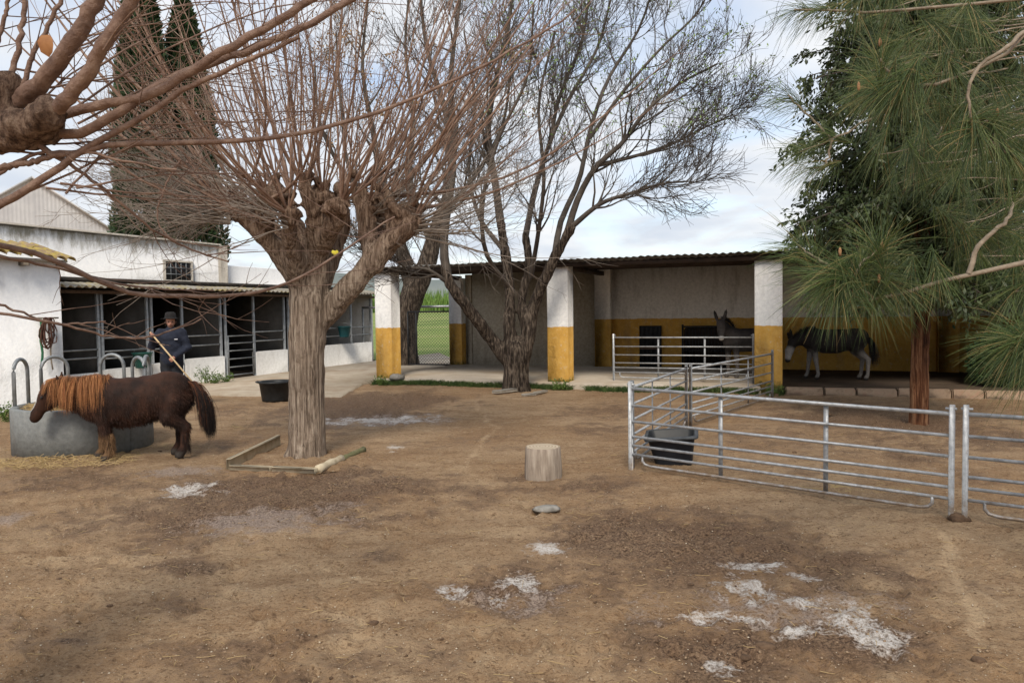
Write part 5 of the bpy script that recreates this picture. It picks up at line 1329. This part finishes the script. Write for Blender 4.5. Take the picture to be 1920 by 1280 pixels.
# ------------------------------------------------------------------ near pollard tree, trunk outside the frame on the left
YN = 2.7
nt_ = empty('near_pollard_tree', D(-330, 900, YN)*V3(1, 1, 0)); tag(nt_, 'near pollard tree whose thick brown branches cross the upper left corner', 'tree')
def N(px, py, dy=0.0): return D(px, py, YN+dy)
hx_ = N(-330, 400); bx_ = np.array([hx_[0], hx_[1], -.1])
limbs = [([bx_, bx_+V3(.02, 0, .9), hx_, N(-250, 330), N(-120, 285), N(0, 250), N(90, 245)], [.22, .18, .15, .10, .068, .048, .032]),
         ([N(-120, 285), N(-60, 230), N(10, 190), N(25, 150)], [.055, .046, .038, .03]),
         ([N(0, 250), N(60, 235, -.05), N(105, 205, -.1)], [.04, .034, .028]),
         ([hx_, N(-380, 260, .1), N(-360, 150, .2)], [.13, .1, .07])]
knb = [(N(15, 160), .032), (N(85, 212, -.08), .034), (N(95, 246), .032), (N(40, 258), .04), (N(-10, 165), .035), (N(108, 222, -.05), .026), (N(20, 225), .035)]
pollard(nt_, limbs, knb, m['near_bark'], .015, .020, 3.0)
nw = Twigs()
def trace(pts, r0, r1, k=26, side=6, lo=.15):
    pts = [N(p[0], p[1], p[2] if len(p) > 2 else 0) for p in pts]
    P = nw.add(resample(pts, k)+rng.normal(0, .0025, (k, 3)), r0, r1, 8)
    for p_, t_, s_ in kids(P, side, lo, .98):
        P2 = nw.add(grow(p_, off_dir(t_, rng.uniform(.4, .9)), rng.uniform(.15, .6), 7, .09, .03), max(.0022, r0*.22*(1.1-s_)), .0010, 4)
        if rng.uniform() < .6:
            for p3, t3, s3 in kids(P2, 2): nw.add(grow(p3, off_dir(t3, .7), rng.uniform(.06, .2), 4, .1, 0), .0016, .0008, 3)
    return P
trace([(-30, 225), (40, 185), (95, 135, -.05), (140, 70, -.1), (175, 10, -.12), (215, -70, -.15)], .034, .024)
trace([(105, 205, -.1), (155, 150, -.15), (195, 85, -.2), (235, 20, -.22), (290, -60, -.25)], .026, .019)
trace([(-20, 250), (110, 215), (190, 197), (280, 178), (330, 150), (430, 90), (560, 15), (640, -40)], .020, .013)
trace([(95, 248), (130, 252), (170, 240), (240, 200), (310, 155, .05), (420, 110, .1), (540, 65, .15), (660, 0, .2), (720, -40, .2)], .0185, .012)
trace([(60, 262), (85, 285), (180, 275), (330, 268, .1), (480, 262, .2), (600, 242, .3), (720, 205, .4), (850, 150, .5), (960, 95, .6), (1080, 20, .7)], .0125, .004)
trace([(-20, 395), (60, 350), (130, 300), (190, 262), (270, 218), (350, 165), (430, 130), (560, 70)], .0150, .007)
trace([(-20, 335), (60, 292), (150, 285), (230, 300), (330, 320)], .008, .003)
trace([(0, 315), (90, 295), (120, 285)], .012, .01, side=0)
trace([(100, 290), (190, 350, .1), (260, 410, .2), (330, 455, .3), (430, 490, .4)], .0075, .003)
trace([(-20, 455, .3), (80, 480, .4), (180, 525, .5), (245, 547, .6), (340, 556, .7), (440, 553, .8), (520, 538, .9), (590, 505, 1.0), (650, 465, 1.1), (740, 405, 1.3)], .0125, .004)
trace([(-20, 478, .3), (100, 500, .5), (200, 528, .6), (290, 540, .7), (400, 545, .8)], .008, .003)
trace([(-20, 562, .2), (50, 590, .3), (100, 605, .4), (200, 603, .5)], .0055, .003, side=3)
trace([(-20, 585, .2), (60, 597, .3), (130, 612, .4), (210, 630, .5), (265, 634, .5), (320, 620, .6), (376, 600, .7)], .0062, .0035, side=3)
trace([(15, 160), (35, 90), (45, 20), (50, -50)], .011, .008, side=4)
trace([(35, 190), (60, 110), (90, 50), (130, -30)], .010, .007, side=5)
trace([(-20, 130), (0, 60), (30, -40)], .009, .006, side=4)
for q in range(16):
    x0, y0 = rng.uniform(-30, 160), rng.uniform(120, 420); a = rng.uniform(-1.1, .22); L_ = rng.uniform(250, 700)
    trace([(x0, y0, 0), (x0+L_*.35*math.cos(a), y0+L_*.35*math.sin(a), .1), (x0+L_*.7*math.cos(a*.8), y0+L_*.7*math.sin(a*.8), .25), (x0+L_*math.cos(a*.55), y0+L_*math.sin(a*.55), .4)], .0045, .0015, 14, 5)
# pale dead shoot
trace([(338, 300, 1.0), (305, 360, 1.0), (297, 420, 1.0), (330, 455, 1.0)], .005, .003, side=2)
nw.build('crown', m['near_shoot_bark'], nt_)
lf = N(88, 82, -.05)
lp = [(0, -.045), (.018, -.03), (.026, -.005), (.018, .022), (.0, .035), (-.02, .028), (-.030, .005), (-.022, -.03)]
ch(mk('dead_leaf', [lf+V3(a, .01*math.cos(a*80), b) for a, b in lp]+[lf+V3(0, -.012, 0)], [(i, (i+1) % 8, 8) for i in range(8)], m['dry_leaf']), nt_)['label'] = 'single curled brown leaf'

# ------------------------------------------------------------------ branching bare trees
def stem(tw, pts, r0, r1, k=18, n=7): return tw.add(resample(pts, k), r0, r1, n, .8)
def ramify(tw, P, r, n1, L1, n2, L2, n3, L3, up=.05, lo=.3, bias=None, tips=None, ang=(.45, 1.0)):
    for p_, t_, s_ in kids(P, n1, lo, 1.0):
        d_ = off_dir(t_, rng.uniform(*ang))
        if bias is not None: d_ = nrm(d_+np.asarray(bias)*rng.uniform(.2, .8))
        l1 = L1*rng.uniform(.6, 1.2)*(1.15-.45*s_); r1 = max(.008, r*.42*(1.2-s_))
        P1 = tw.add(grow(p_, d_, l1, 9, .10, up), r1, .0045, 5)
        for p2, t2, s2 in kids(P1, n2, .2, 1.0):
            P2 = tw.add(grow(p2, off_dir(t2, rng.uniform(.35, .9)), L2*rng.uniform(.6, 1.25), 7, .12, up*1.2), max(.0065, r1*.4*(1.1-s2)), .0038, 4)
            for p3, t3, s3 in kids(P2, n3, .2, 1.0):
                P3 = tw.add(grow(p3, off_dir(t3, rng.uniform(.35, .9)), L3*rng.uniform(.5, 1.3), 4, .14, up), .0052, .0030, 3)
                if tips is not None: tips.append(P3[-1])
YD = 16.25
dt = empty('dark_bare_tree', (G(968, 735)[0], YD, 0)); tag(dt, 'multi-stemmed bare tree with dark bark in front of the shed', 'tree')
def Bq(px, py, dy=0.0): return D(px, py, YD+dy)
tw2 = Twigs(); tips = []
f_ = Field(.06)
def fl(pts, rs):
    P = resample(np.c_[np.array(pts), np.array(rs)], len(pts)*4)
    for i in range(len(P)-1): f_.cap(P[i, :3], P[i+1, :3], P[i, 3], P[i+1, 3])
fl([Bq(968, 748), Bq(968, 728), Bq(967, 700), Bq(968, 670), Bq(968, 650)], [.34, .28, .25, .255, .24])
fl([Bq(958, 680), Bq(925, 640), Bq(895, 600, -.2), Bq(868, 565, -.4), Bq(845, 535, -.5), Bq(833, 500, -.5)], [.17, .13, .12, .11, .10, .085])
fl([Bq(960, 665), Bq(955, 610), Bq(956, 550, .2), Bq(948, 480, .35), Bq(938, 410, .4)], [.16, .12, .105, .095, .08])
fl([Bq(980, 670), Bq(992, 620), Bq(998, 585), Bq(1018, 530, -.2), Bq(1045, 475, -.4), Bq(1072, 425, -.6)], [.17, .145, .125, .105, .095, .085])
fl([Bq(990, 620), Bq(978, 560, .1), Bq(992, 500, .1), Bq(985, 440, .1)], [.14, .09, .08, .07])
V, F = f_.mesh(.030, lambda P: (fbm(P*np.array([9, 9, 4.0]), 3, 25)-.5)*.07)
ch(mk('trunk', V, [F], m['dark_bark'], None, True), dt)
stems = [([Bq(838, 515, -.5), Bq(832, 470, -.5), Bq(838, 400, -.4), Bq(850, 310, -.3), Bq(835, 210, -.2), Bq(800, 90, 0), Bq(785, -40, 0)], .105, .03),
         ([Bq(840, 530, -.5), Bq(800, 505, -.8), Bq(760, 500, -1.1), Bq(720, 470, -1.3)], .05, .015),
         ([Bq(938, 415, .4), Bq(928, 340, .5), Bq(915, 250, .5), Bq(930, 150, .6), Bq(955, 40, .7), Bq(965, -60, .7)], .10, .028),
         ([Bq(945, 470, .3), Bq(900, 410, .8), Bq(880, 330, 1.2), Bq(890, 200, 1.5), Bq(870, 60, 1.8)], .06, .02),
         ([Bq(985, 445, .1), Bq(1000, 370, .3), Bq(1030, 270, .6), Bq(1065, 190, .8), Bq(1120, 90, 1.0), Bq(1150, -20, 1.1)], .075, .022),
         ([Bq(1060, 450, -.5), Bq(1085, 370, -.6), Bq(1120, 310, -.8), Bq(1165, 270, -.9), Bq(1210, 210, -1.0), Bq(1270, 160, -1.0), Bq(1345, 120, -1.0)], .085, .02),
         ([Bq(1040, 480, -.4), Bq(1050, 420, -.1), Bq(1085, 340, .2), Bq(1105, 250, .5), Bq(1140, 150, .8), Bq(1200, 50, 1.0), Bq(1230, -40, 1.0)], .075, .022),
         ([Bq(1072, 425, -.6), Bq(1130, 380, -1.0), Bq(1190, 360, -1.3), Bq(1240, 345, -1.5), Bq(1290, 340, -1.6)], .065, .016),
         ([Bq(995, 520, .1), Bq(1010, 430, -.6), Bq(1020, 330, -1.2), Bq(1010, 200, -1.6), Bq(1040, 60, -1.8)], .06, .02),
         ([Bq(955, 540, .2), Bq(910, 470, -.6), Bq(905, 380, -1.2), Bq(935, 260, -1.6), Bq(990, 140, -1.8), Bq(1000, 10, -2)], .06, .02),
         ([Bq(1105, 260, .5), Bq(1170, 170, .3), Bq(1240, 90, .2), Bq(1310, 20, .2), Bq(1340, -40, .2)], .05, .016),
         ([Bq(1030, 270, .6), Bq(1050, 180, 1.2), Bq(1090, 80, 1.6), Bq(1110, -40, 1.8)], .05, .018),
         ([Bq(1120, 310, -.8), Bq(1200, 290, -.6), Bq(1270, 265, -.4), Bq(1330, 235, -.3), Bq(1375, 215, -.3)], .05, .014)]
for pts, r0_, r1_ in stems:
    P = stem(tw2, pts, r0_, r1_); ramify(tw2, P, r0_, 16, 1.5, 6, .75, 6, .42, .10, .18, None, tips)
for k_ in (5, 7, 12):
    P = resample(stems[k_][0], 14); ramify(tw2, P, .05, 7, 1.15, 6, .7, 5, .40, .0, .35, (.7, 0, -.1), tips)
tw2.build('crown', m['dark_twig'], dt)['kind'] = 'stuff'
tips = np.array(tips); sel = tips[(tips[:, 2] > 5.3) & (tips[:, 0] > -.5)]
sel = sel[rng.permutation(len(sel))[:1500]]; n_ = len(sel)*2; c_ = np.repeat(sel, 2, 0)+rng.normal(0, .03, (n_, 3))
d1 = nrm(rng.normal(0, 1, (n_, 3)))*.038; d2 = nrm(np.cross(d1, rng.normal(0, 1, (n_, 3))))*.016
ch(mk('leaf_buds', np.stack([c_-d1, c_+d2, c_+d1, c_-d2], 1).reshape(-1, 3), [np.arange(n_*4).reshape(-1, 4).astype(np.int32)], m['spring_leaf']), dt)['kind'] = 'stuff'

YE = 24.2
et = empty('rear_bare_tree', (D(765, 690, YE)[0], YE, 0)); tag(et, 'thick dark leaning tree behind the leftmost pillar beside the chain-link gate', 'tree')
def Eq(px, py, dy=0.0): return D(px, py, YE+dy)
f_ = Field(.08)
fl([Eq(766, 705), Eq(765, 680), Eq(762, 620), Eq(766, 575), Eq(782, 535), Eq(800, 495), Eq(815, 440), Eq(835, 380)], [.42, .36, .33, .36, .34, .28, .22, .18])
fl([Eq(775, 550), Eq(762, 500, .3), Eq(740, 430, .5), Eq(715, 350, .6)], [.26, .22, .17, .14])
V, F = f_.mesh(.045, lambda P: (fbm(P*np.array([7, 7, 3.0]), 3, 45)-.5)*.10)
ch(mk('trunk', V, [F], m['dark_bark'], None, True), et)
tw3 = Twigs(); tips = []
for pts, r0_ in [([Eq(835, 385), Eq(850, 280), Eq(845, 150), Eq(860, 20), Eq(870, -60)], .17), ([Eq(715, 355, .6), Eq(700, 250, .8), Eq(680, 130, 1), Eq(690, 0, 1)], .13), ([Eq(810, 460), Eq(770, 350, 1), Eq(775, 220, 1.5), Eq(760, 80, 2), Eq(770, -40, 2)], .13),
                  ([Eq(830, 400), Eq(890, 330, -1), Eq(940, 240, -1.5), Eq(960, 120, -2)], .10), ([Eq(730, 400, .5), Eq(650, 330, 0), Eq(600, 230, -.5), Eq(590, 120, -.5)], .09), ([Eq(745, 440, .4), Eq(700, 390, -.8), Eq(660, 330, -1.2), Eq(640, 200, -1.5), Eq(630, 60, -1.5)], .09)]:
    P = stem(tw3, pts, r0_, .03); ramify(tw3, P, r0_, 11, 2.1, 6, 1.05, 5, .55, .04, .15, None, tips)
tw3.build('crown', m['dark_twig'], et)['kind'] = 'stuff'
tips = np.array(tips); sel = tips[rng.permutation(len(tips))[:260]]
n_ = len(sel)*9; c_ = np.repeat(sel, 9, 0)+rng.normal(0, .09, (n_, 3)); d1 = nrm(rng.normal(0, 1, (n_, 3)))*.05; d2 = nrm(np.cross(d1, rng.normal(0, 1, (n_, 3))))*.03
ch(mk('seed_clusters', np.stack([c_-d1, c_+d2, c_+d1, c_-d2], 1).reshape(-1, 3), [np.arange(n_*4).reshape(-1, 4).astype(np.int32)], m['seed_clump']), et)['kind'] = 'stuff'

# ------------------------------------------------------------------ cypresses behind the stables
def sprays(c, out, size, flat=.35, droop=0.0):
    """small leafy sprays: each a kinked lozenge of two quads folded along its length"""
    n = len(c); d1 = nrm(out+rng.normal(0, .45, (n, 3))+np.array([0, 0, 1.0])*droop)*size[:, None]; d2 = nrm(np.cross(d1, rng.normal(0, 1, (n, 3))))*size[:, None]*flat; d3 = nrm(np.cross(d1, d2))*size[:, None]*.12
    V = np.stack([c, c+d1*.45+d2+d3, c+d1, c+d1*.45-d2+d3, c+d1*.5-d3], 1).reshape(-1, 3)
    b = (np.arange(n)*5)[:, None]; F = np.concatenate([b+np.array([[0, 1, 4]]), b+np.array([[1, 2, 4]]), b+np.array([[2, 3, 4]]), b+np.array([[3, 0, 4]])]).astype(np.int32)
    return V, F
def sprays2(c, out, size, flat):
    n = len(c); d1 = nrm(out)*size[:, None]; d2 = nrm(np.cross(d1, rng.normal(0, 1, (n, 3))))*size[:, None]*flat
    return np.stack([c, c+d1*.5+d2, c+d1, c+d1*.5-d2], 1).reshape(-1, 3), np.arange(n*4).reshape(-1, 4).astype(np.int32)
def cypress(px, Y, halfw, ztop, label):
    b = D(px, 600, Y)*V3(1, 1, 0); r_ = empty('cypress_tree', b); tag(r_, label, 'tree', 'cypresses behind the stables')
    part(MB().tube([b+V3(0, 0, -.1), b+V3(.05, 0, ztop*.5), b+V3(0, 0, ztop*.97)], [.3, .2, .03], 8), 'trunk', m['dark_bark'], r_)
    n = 19000; q = rng.uniform(0, 1, n)**.8; z = .8+(ztop-.8)*q; prof = np.interp(q, [0, .08, .25, .6, .85, 1], [.45, .85, 1.0, .8, .42, .02])*halfw
    th = rng.uniform(0, 2*math.pi, n); lob = .75+.5*fbm(np.stack([np.cos(th)*2.2+5, np.sin(th)*2.2+5, z*.8], -1), 3, int(px)); rad = prof*lob*np.sqrt(rng.uniform(.35, 1.0, n))
    c = b+np.stack([rad*np.cos(th), rad*np.sin(th), z], -1); out = np.stack([np.cos(th)*.5, np.sin(th)*.5, np.ones(n)*.9], -1)
    V, F = sprays(c, out, rng.uniform(.18, .42, n), .22); ch(mk('crown', V, [F], m['cypress_leaf']), r_)['kind'] = 'stuff'
cypress(284, 33, 1.45, 17.5, 'taller left-hand dark cypress rising behind the stables')
cypress(362, 34.5, 1.5, 16.5, 'right-hand dark cypress rising behind the stables')

# ------------------------------------------------------------------ conifer in the pen with stripped red trunk
cb = G(1730, 795); ct = empty('conifer_tree', (cb[0], cb[1], hz(cb[0], cb[1]))); tag(ct, 'dark drooping conifer with a rough red-brown trunk inside the pen', 'tree')
f_ = Field(.04)
fl([cb+V3(0, .1, -.1), cb+V3(0, .1, .0), cb+V3(0, .1, 1.0), cb+V3(.02, .1, 1.7), cb+V3(0, .1, 3.0), cb+V3(.03, .1, 6.0)], [.14, .125, .115, .125, .12, .05])
for q in range(7):
    a = q*.9; o_ = V3(.085*math.cos(a), .1+.085*math.sin(a), 0); f_.cap(cb+o_+V3(0, 0, -.05), cb+o_*.8+V3(0, .02, 1.75), .055, .045, 1, .015)
V, F = f_.mesh(.020, lambda P: (fbm(P*np.array([22, 22, 3.0]), 3, 65)-.5)*.05)
ch(mk('trunk', V, [F], m['red_bark'], None, True), ct)
tw4 = Twigs(); cl = []; co = []
for q in range(270):
    z_ = 2.15+5.6*rng.uniform()**1.25; a = rng.uniform(0, 2*math.pi); L_ = np.interp(z_, [2.3, 3.0, 5.5, 8.5], [1.35, 1.95, 1.8, .9])*rng.uniform(.55, 1.1)
    p0 = cb+V3(0, .1, z_); P = tw4.add(grow(p0, V3(math.cos(a), math.sin(a), .10), L_, 8, .06, -.05), .022, .006, 5)
    for p_, t_, s_ in kids(P, 13, .06, 1.0):
        P2 = tw4.add(grow(p_, off_dir(t_, rng.uniform(.5, 1.2))+V3(0, 0, -.35), rng.uniform(.25, .6), 5, .1, -.14), .005, .002, 3)
        cl.append(P2)
tw4.build('boughs', m['dark_twig'], ct)
cl = np.array(cl); nq = len(cl); f4 = rng.uniform(0, 3.999, (nq, 56)); i4 = f4.astype(int); u4 = (f4-i4)[..., None]; ar = np.arange(nq)[:, None]
tt4 = nrm(cl[ar, i4+1]-cl[ar, i4]).reshape(-1, 3); cl = (cl[ar, i4]*(1-u4)+cl[ar, i4+1]*u4).reshape(-1, 3)+rng.normal(0, .035, (nq*56, 3))
V, F = sprays2(cl, nrm(tt4*.8+rng.normal(0, .5, tt4.shape)+V3(0, 0, -.45)), rng.uniform(.045, .115, len(cl)), .20); ch(mk('crown', V, [F], m['conifer_leaf']), ct)['kind'] = 'stuff'

# ------------------------------------------------------------------ dark shrubs behind the shed on the right
def shrub(p, rx, rz_, n, label, name='evergreen_shrub', size=(.10, .28)):
    r_ = empty(name, (p[0], p[1], 0)); tag(r_, label, 'shrub', 'evergreens around the shed')
    tws = Twigs()
    for q in range(14): tws.add(grow(np.array([p[0], p[1], -.05]), V3(rng.normal(0, .5), rng.normal(0, .5), 1), rz_*rng.uniform(.7, 1.3), 6, .15, .05), .05, .01, 4)
    tws.build('stems', m['dark_twig'], r_)
    d_ = nrm(rng.normal(0, 1, (n, 3))); k = (.7+.6*fbm(d_*2.4+9, 3, int(abs(p[0])*10)))*rng.uniform(.3, 1, n)**.4; c = np.array([p[0], p[1], rz_])+d_*k[:, None]*np.array([rx, rx, rz_])
    c[:, 2] = np.maximum(c[:, 2], .03); V, F = sprays(c, d_, rng.uniform(*size, n), .35); ch(mk('crown', V, [F], m['hedge_leaf']), r_)['kind'] = 'stuff'
sp_ = S(12.5, 9.0); shrub(sp_, 2.3, 2.15, 14000, 'large dark evergreen rising behind the shed roof, left of the pair')
sp_ = S(17.5, 8.5); shrub(sp_, 2.6, 2.2, 14000, 'large dark evergreen rising behind the shed roof at the right edge')
sp_ = S(13.9, 1.4); shrub(sp_, .7, .62, 3500, 'dark low bush in the right-hand end of the shed', size=(.05, .12))

# ------------------------------------------------------------------ near long-needled pine, trunk outside the frame on the right
YP = 3.0
pn = empty('long_needled_pine', D(2350, 900, YP+.6)*V3(1, 1, 0)); tag(pn, 'near pine with long drooping needles filling the upper right corner', 'pine')
def Pq(px, py, dy=0.0): return D(px, py, YP+dy)
pb = D(2350, 900, YP+.6); part(MB().tube([V3(pb[0], pb[1], -.1), V3(pb[0]+.03, pb[1], 1.5), V3(pb[0], pb[1], 3.2), V3(pb[0]-.05, pb[1], 5.5)], [.2, .16, .13, .06], 14), 'trunk', m['dark_bark'], pn, True)
pw = Twigs()
tufts = []   # position, direction, length, count
def pbranch(pts, r0, r1, k=16): return pw.add(resample([Pq(*p) for p in pts], k)+rng.normal(0, .003, (k, 3)), r0, r1, 7)
pbranch([(2330, 330, .6), (2150, 430, .3), (1920, 490), (1880, 500), (1820, 514), (1745, 532), (1690, 552), (1640, 560), (1590, 560), (1575, 545), (1560, 520)], .019, .006)
pbranch([(1815, 514), (1822, 495), (1830, 470), (1850, 445), (1880, 420), (1900, 380, .1)], .011, .006)
pbranch([(2330, -80, .6), (2050, 10, .1), (1920, 62), (1880, 108), (1830, 130), (1790, 150), (1740, 160), (1690, 162)], .012, .006)
pbranch([(1920, 62), (1870, 100, -.1), (1830, 130, -.1), (1815, 180, -.1), (1822, 230, -.1), (1830, 252, -.1)], .009, .005)
pbranch([(1830, 252, -.1), (1850, 225, -.1), (1870, 215, -.1)], .006, .004); pbranch([(1830, 252, -.1), (1865, 268, -.1), (1890, 290, -.1)], .006, .004)
pbranch([(2330, -60, .6), (2050, -20, .3), (1860, 5, .3), (1740, 15, .3), (1600, 22, .4), (1490, 18, .5)], .012, .005)
pbranch([(1690, 162), (1660, 130), (1650, 108)], .007, .005)
pbranch([(1740, 160), (1640, 220, .5), (1560, 262, .6), (1500, 285, .7)], .007, .004); pbranch([(1560, 262, .6), (1520, 220, .65), (1478, 180, .7)], .006, .004); pbranch([(1560, 262, .6), (1545, 310, .6), (1520, 318, .6)], .006, .004)
pbranch([(1640, 560), (1600, 520, -.1), (1620, 490, -.1), (1650, 465, -.1)], .006, .004); pbranch([(1600, 520, -.1), (1540, 490, 0), (1495, 460, .1)], .006, .004)
pbranch([(2300, 600, .4), (2050, 640), (1960, 640, -.1), (1900, 640, -.15)], .010, .005); pbranch([(2300, 560, .4), (2000, 540, .2), (1900, 545, .1)], .010, .005)
def tuft(px, py, dy, ang, L_=.24, n=110, out=0.0, axis=.16, spread=.75):
    d = cr*math.cos(R(ang))-cu*math.sin(R(ang))*1.0+fw*out      # ang: 0 right, 90 down in the picture
    tufts.append((Pq(px, py, dy), nrm(d), L_, n, axis, spread))
for a in [(1650, 108, 0, -90, .24, 150), (1690, 162, 0, 165, .27, 190), (1690, 165, -.05, 120, .26, 180), (1680, 170, 0, 90, .25, 150), (1640, 175, .1, 150, .26, 150), (1490, 18, .5, 175, .23, 110), (1540, 20, .45, 160, .22, 90), (1600, 22, .4, 120, .2, 90),
          (1478, 180, .7, -150, .24, 110), (1500, 285, .7, 180, .25, 130), (1520, 318, .6, 165, .24, 110), (1545, 250, .6, -160, .22, 90), (1560, 520, -.1, 190, .27, 200), (1560, 530, -.1, 130, .28, 210), (1575, 545, -.1, 85, .27, 190), (1600, 520, -.1, -120, .25, 150), (1495, 460, .1, -140, .24, 120), (1520, 480, .05, -100, .22, 100),
          (1650, 465, -.1, -50, .25, 150), (1650, 465, -.1, -100, .24, 140), (1690, 540, 0, 30, .24, 120), (1700, 545, 0, 100, .22, 120), (1760, 530, 0, 80, .22, 110), (1640, 560, 0, 60, .25, 140), (1800, 150, 0, 60, .22, 110), (1790, 55, 0, 20, .22, 110), (1795, 60, 0, 110, .24, 120), (1740, 160, .1, 70, .24, 120),
          (1830, 252, -.1, 80, .26, 160), (1870, 215, -.1, -10, .22, 120), (1890, 290, -.1, 60, .26, 150), (1830, 250, -.1, 140, .24, 130), (1900, 640, -.15, 175, .26, 190), (1910, 645, -.15, 120, .28, 190), (1915, 640, -.15, 215, .25, 160), (1900, 545, .1, 150, .25, 140), (1900, 380, .1, -60, .24, 120), (1880, 420, .05, -10, .22, 100), (1920, 700, -.1, 140, .26, 140), (1900, 500, .1, 100, .2, 90)]:
    tuft(*a)
for q in range(105):
    px_, py_ = rng.uniform(1610, 1990), rng.uniform(-60, 520)
    if py_ > 300 and px_ < 1760 and rng.uniform() < .6: continue
    dy_ = rng.uniform(.2, 1.9); ang = rng.uniform(30, 190)
    tuft(px_, py_, dy_, ang, rng.uniform(.2, .27), 90, rng.uniform(-.5, .5))
    e_ = Pq(px_, py_, dy_); pw.add(grow(e_, nrm(V3(.8, rng.uniform(0, .5), .15)), rng.uniform(.5, 1.0), 8, .08, .02), .0028, .0045, 5)
pw.build('branches', m['pine_branch'], pn)
B_, Dd, Ln = [], [], []
for p_, d, L_, n, ax_, spd in tufts:
    s = rng.uniform(0, 1, n)[:, None]; tv = nrm(rng.normal(0, 1, (n, 3))); perp = nrm(tv-(tv@d)[:, None]*d)
    B_.append(p_-d*ax_*s); Dd.append(nrm(d*(rng.uniform(.5, 1.25, (n, 1)))+perp*rng.uniform(.25, 1.0, (n, 1))*spd/.75)); Ln.append(L_*rng.uniform(.5, 1.15, n))
B_ = np.concatenate(B_); Dd = np.concatenate(Dd); Ln = np.concatenate(Ln); K = 5
P = [B_]; d = Dd
for q in range(1, K): d = nrm(d+np.array([0, 0, -1.0])*rng.uniform(.05, .26, (len(d), 1))); P.append(P[-1]+d*(Ln/(K-1))[:, None])
P = np.stack(P, 1); wd = rng.uniform(.0006, .0011, len(B_)); dry = rng.uniform(0, 1, len(B_)) < .08
nc = lerp3((.024, .052, .014), (.120, .165, .042), rng.uniform(0, 1, len(B_))**1.6); nc[dry] = lerp3((.20, .14, .05), (.34, .25, .10), rng.uniform(0, 1, dry.sum()))
hl = rng.uniform(0, 1, len(B_)) < .12; nc[hl] = (.20, .22, .09)
for nm, mk_, sel in (('needles', 'needle', ~dry), ('dry_needles', 'needle', dry)):
    V, F = tubes(P[sel], np.outer(wd[sel], [1, 1, 1, .8, .2]), 3); ch(mk(nm, V, [F], m[mk_], col=np.repeat(nc[sel], K*3, 0)), pn)['kind'] = 'stuff'
for px_, py_, dy_ in ((1650, 80, 0), (1610, 162, 0), (1870, 212, -.1), (1655, 462, -.1), (1575, 472, -.1), (1500, 470, .1), (1648, 522, -.1)):
    c_ = Pq(px_, py_, dy_); part(MB().lathe([(.0, -.018), (.005, -.012), (.007, 0), (.005, .012), (.0, .02)], c_, 8), 'bud', m['cone'], pn, True)
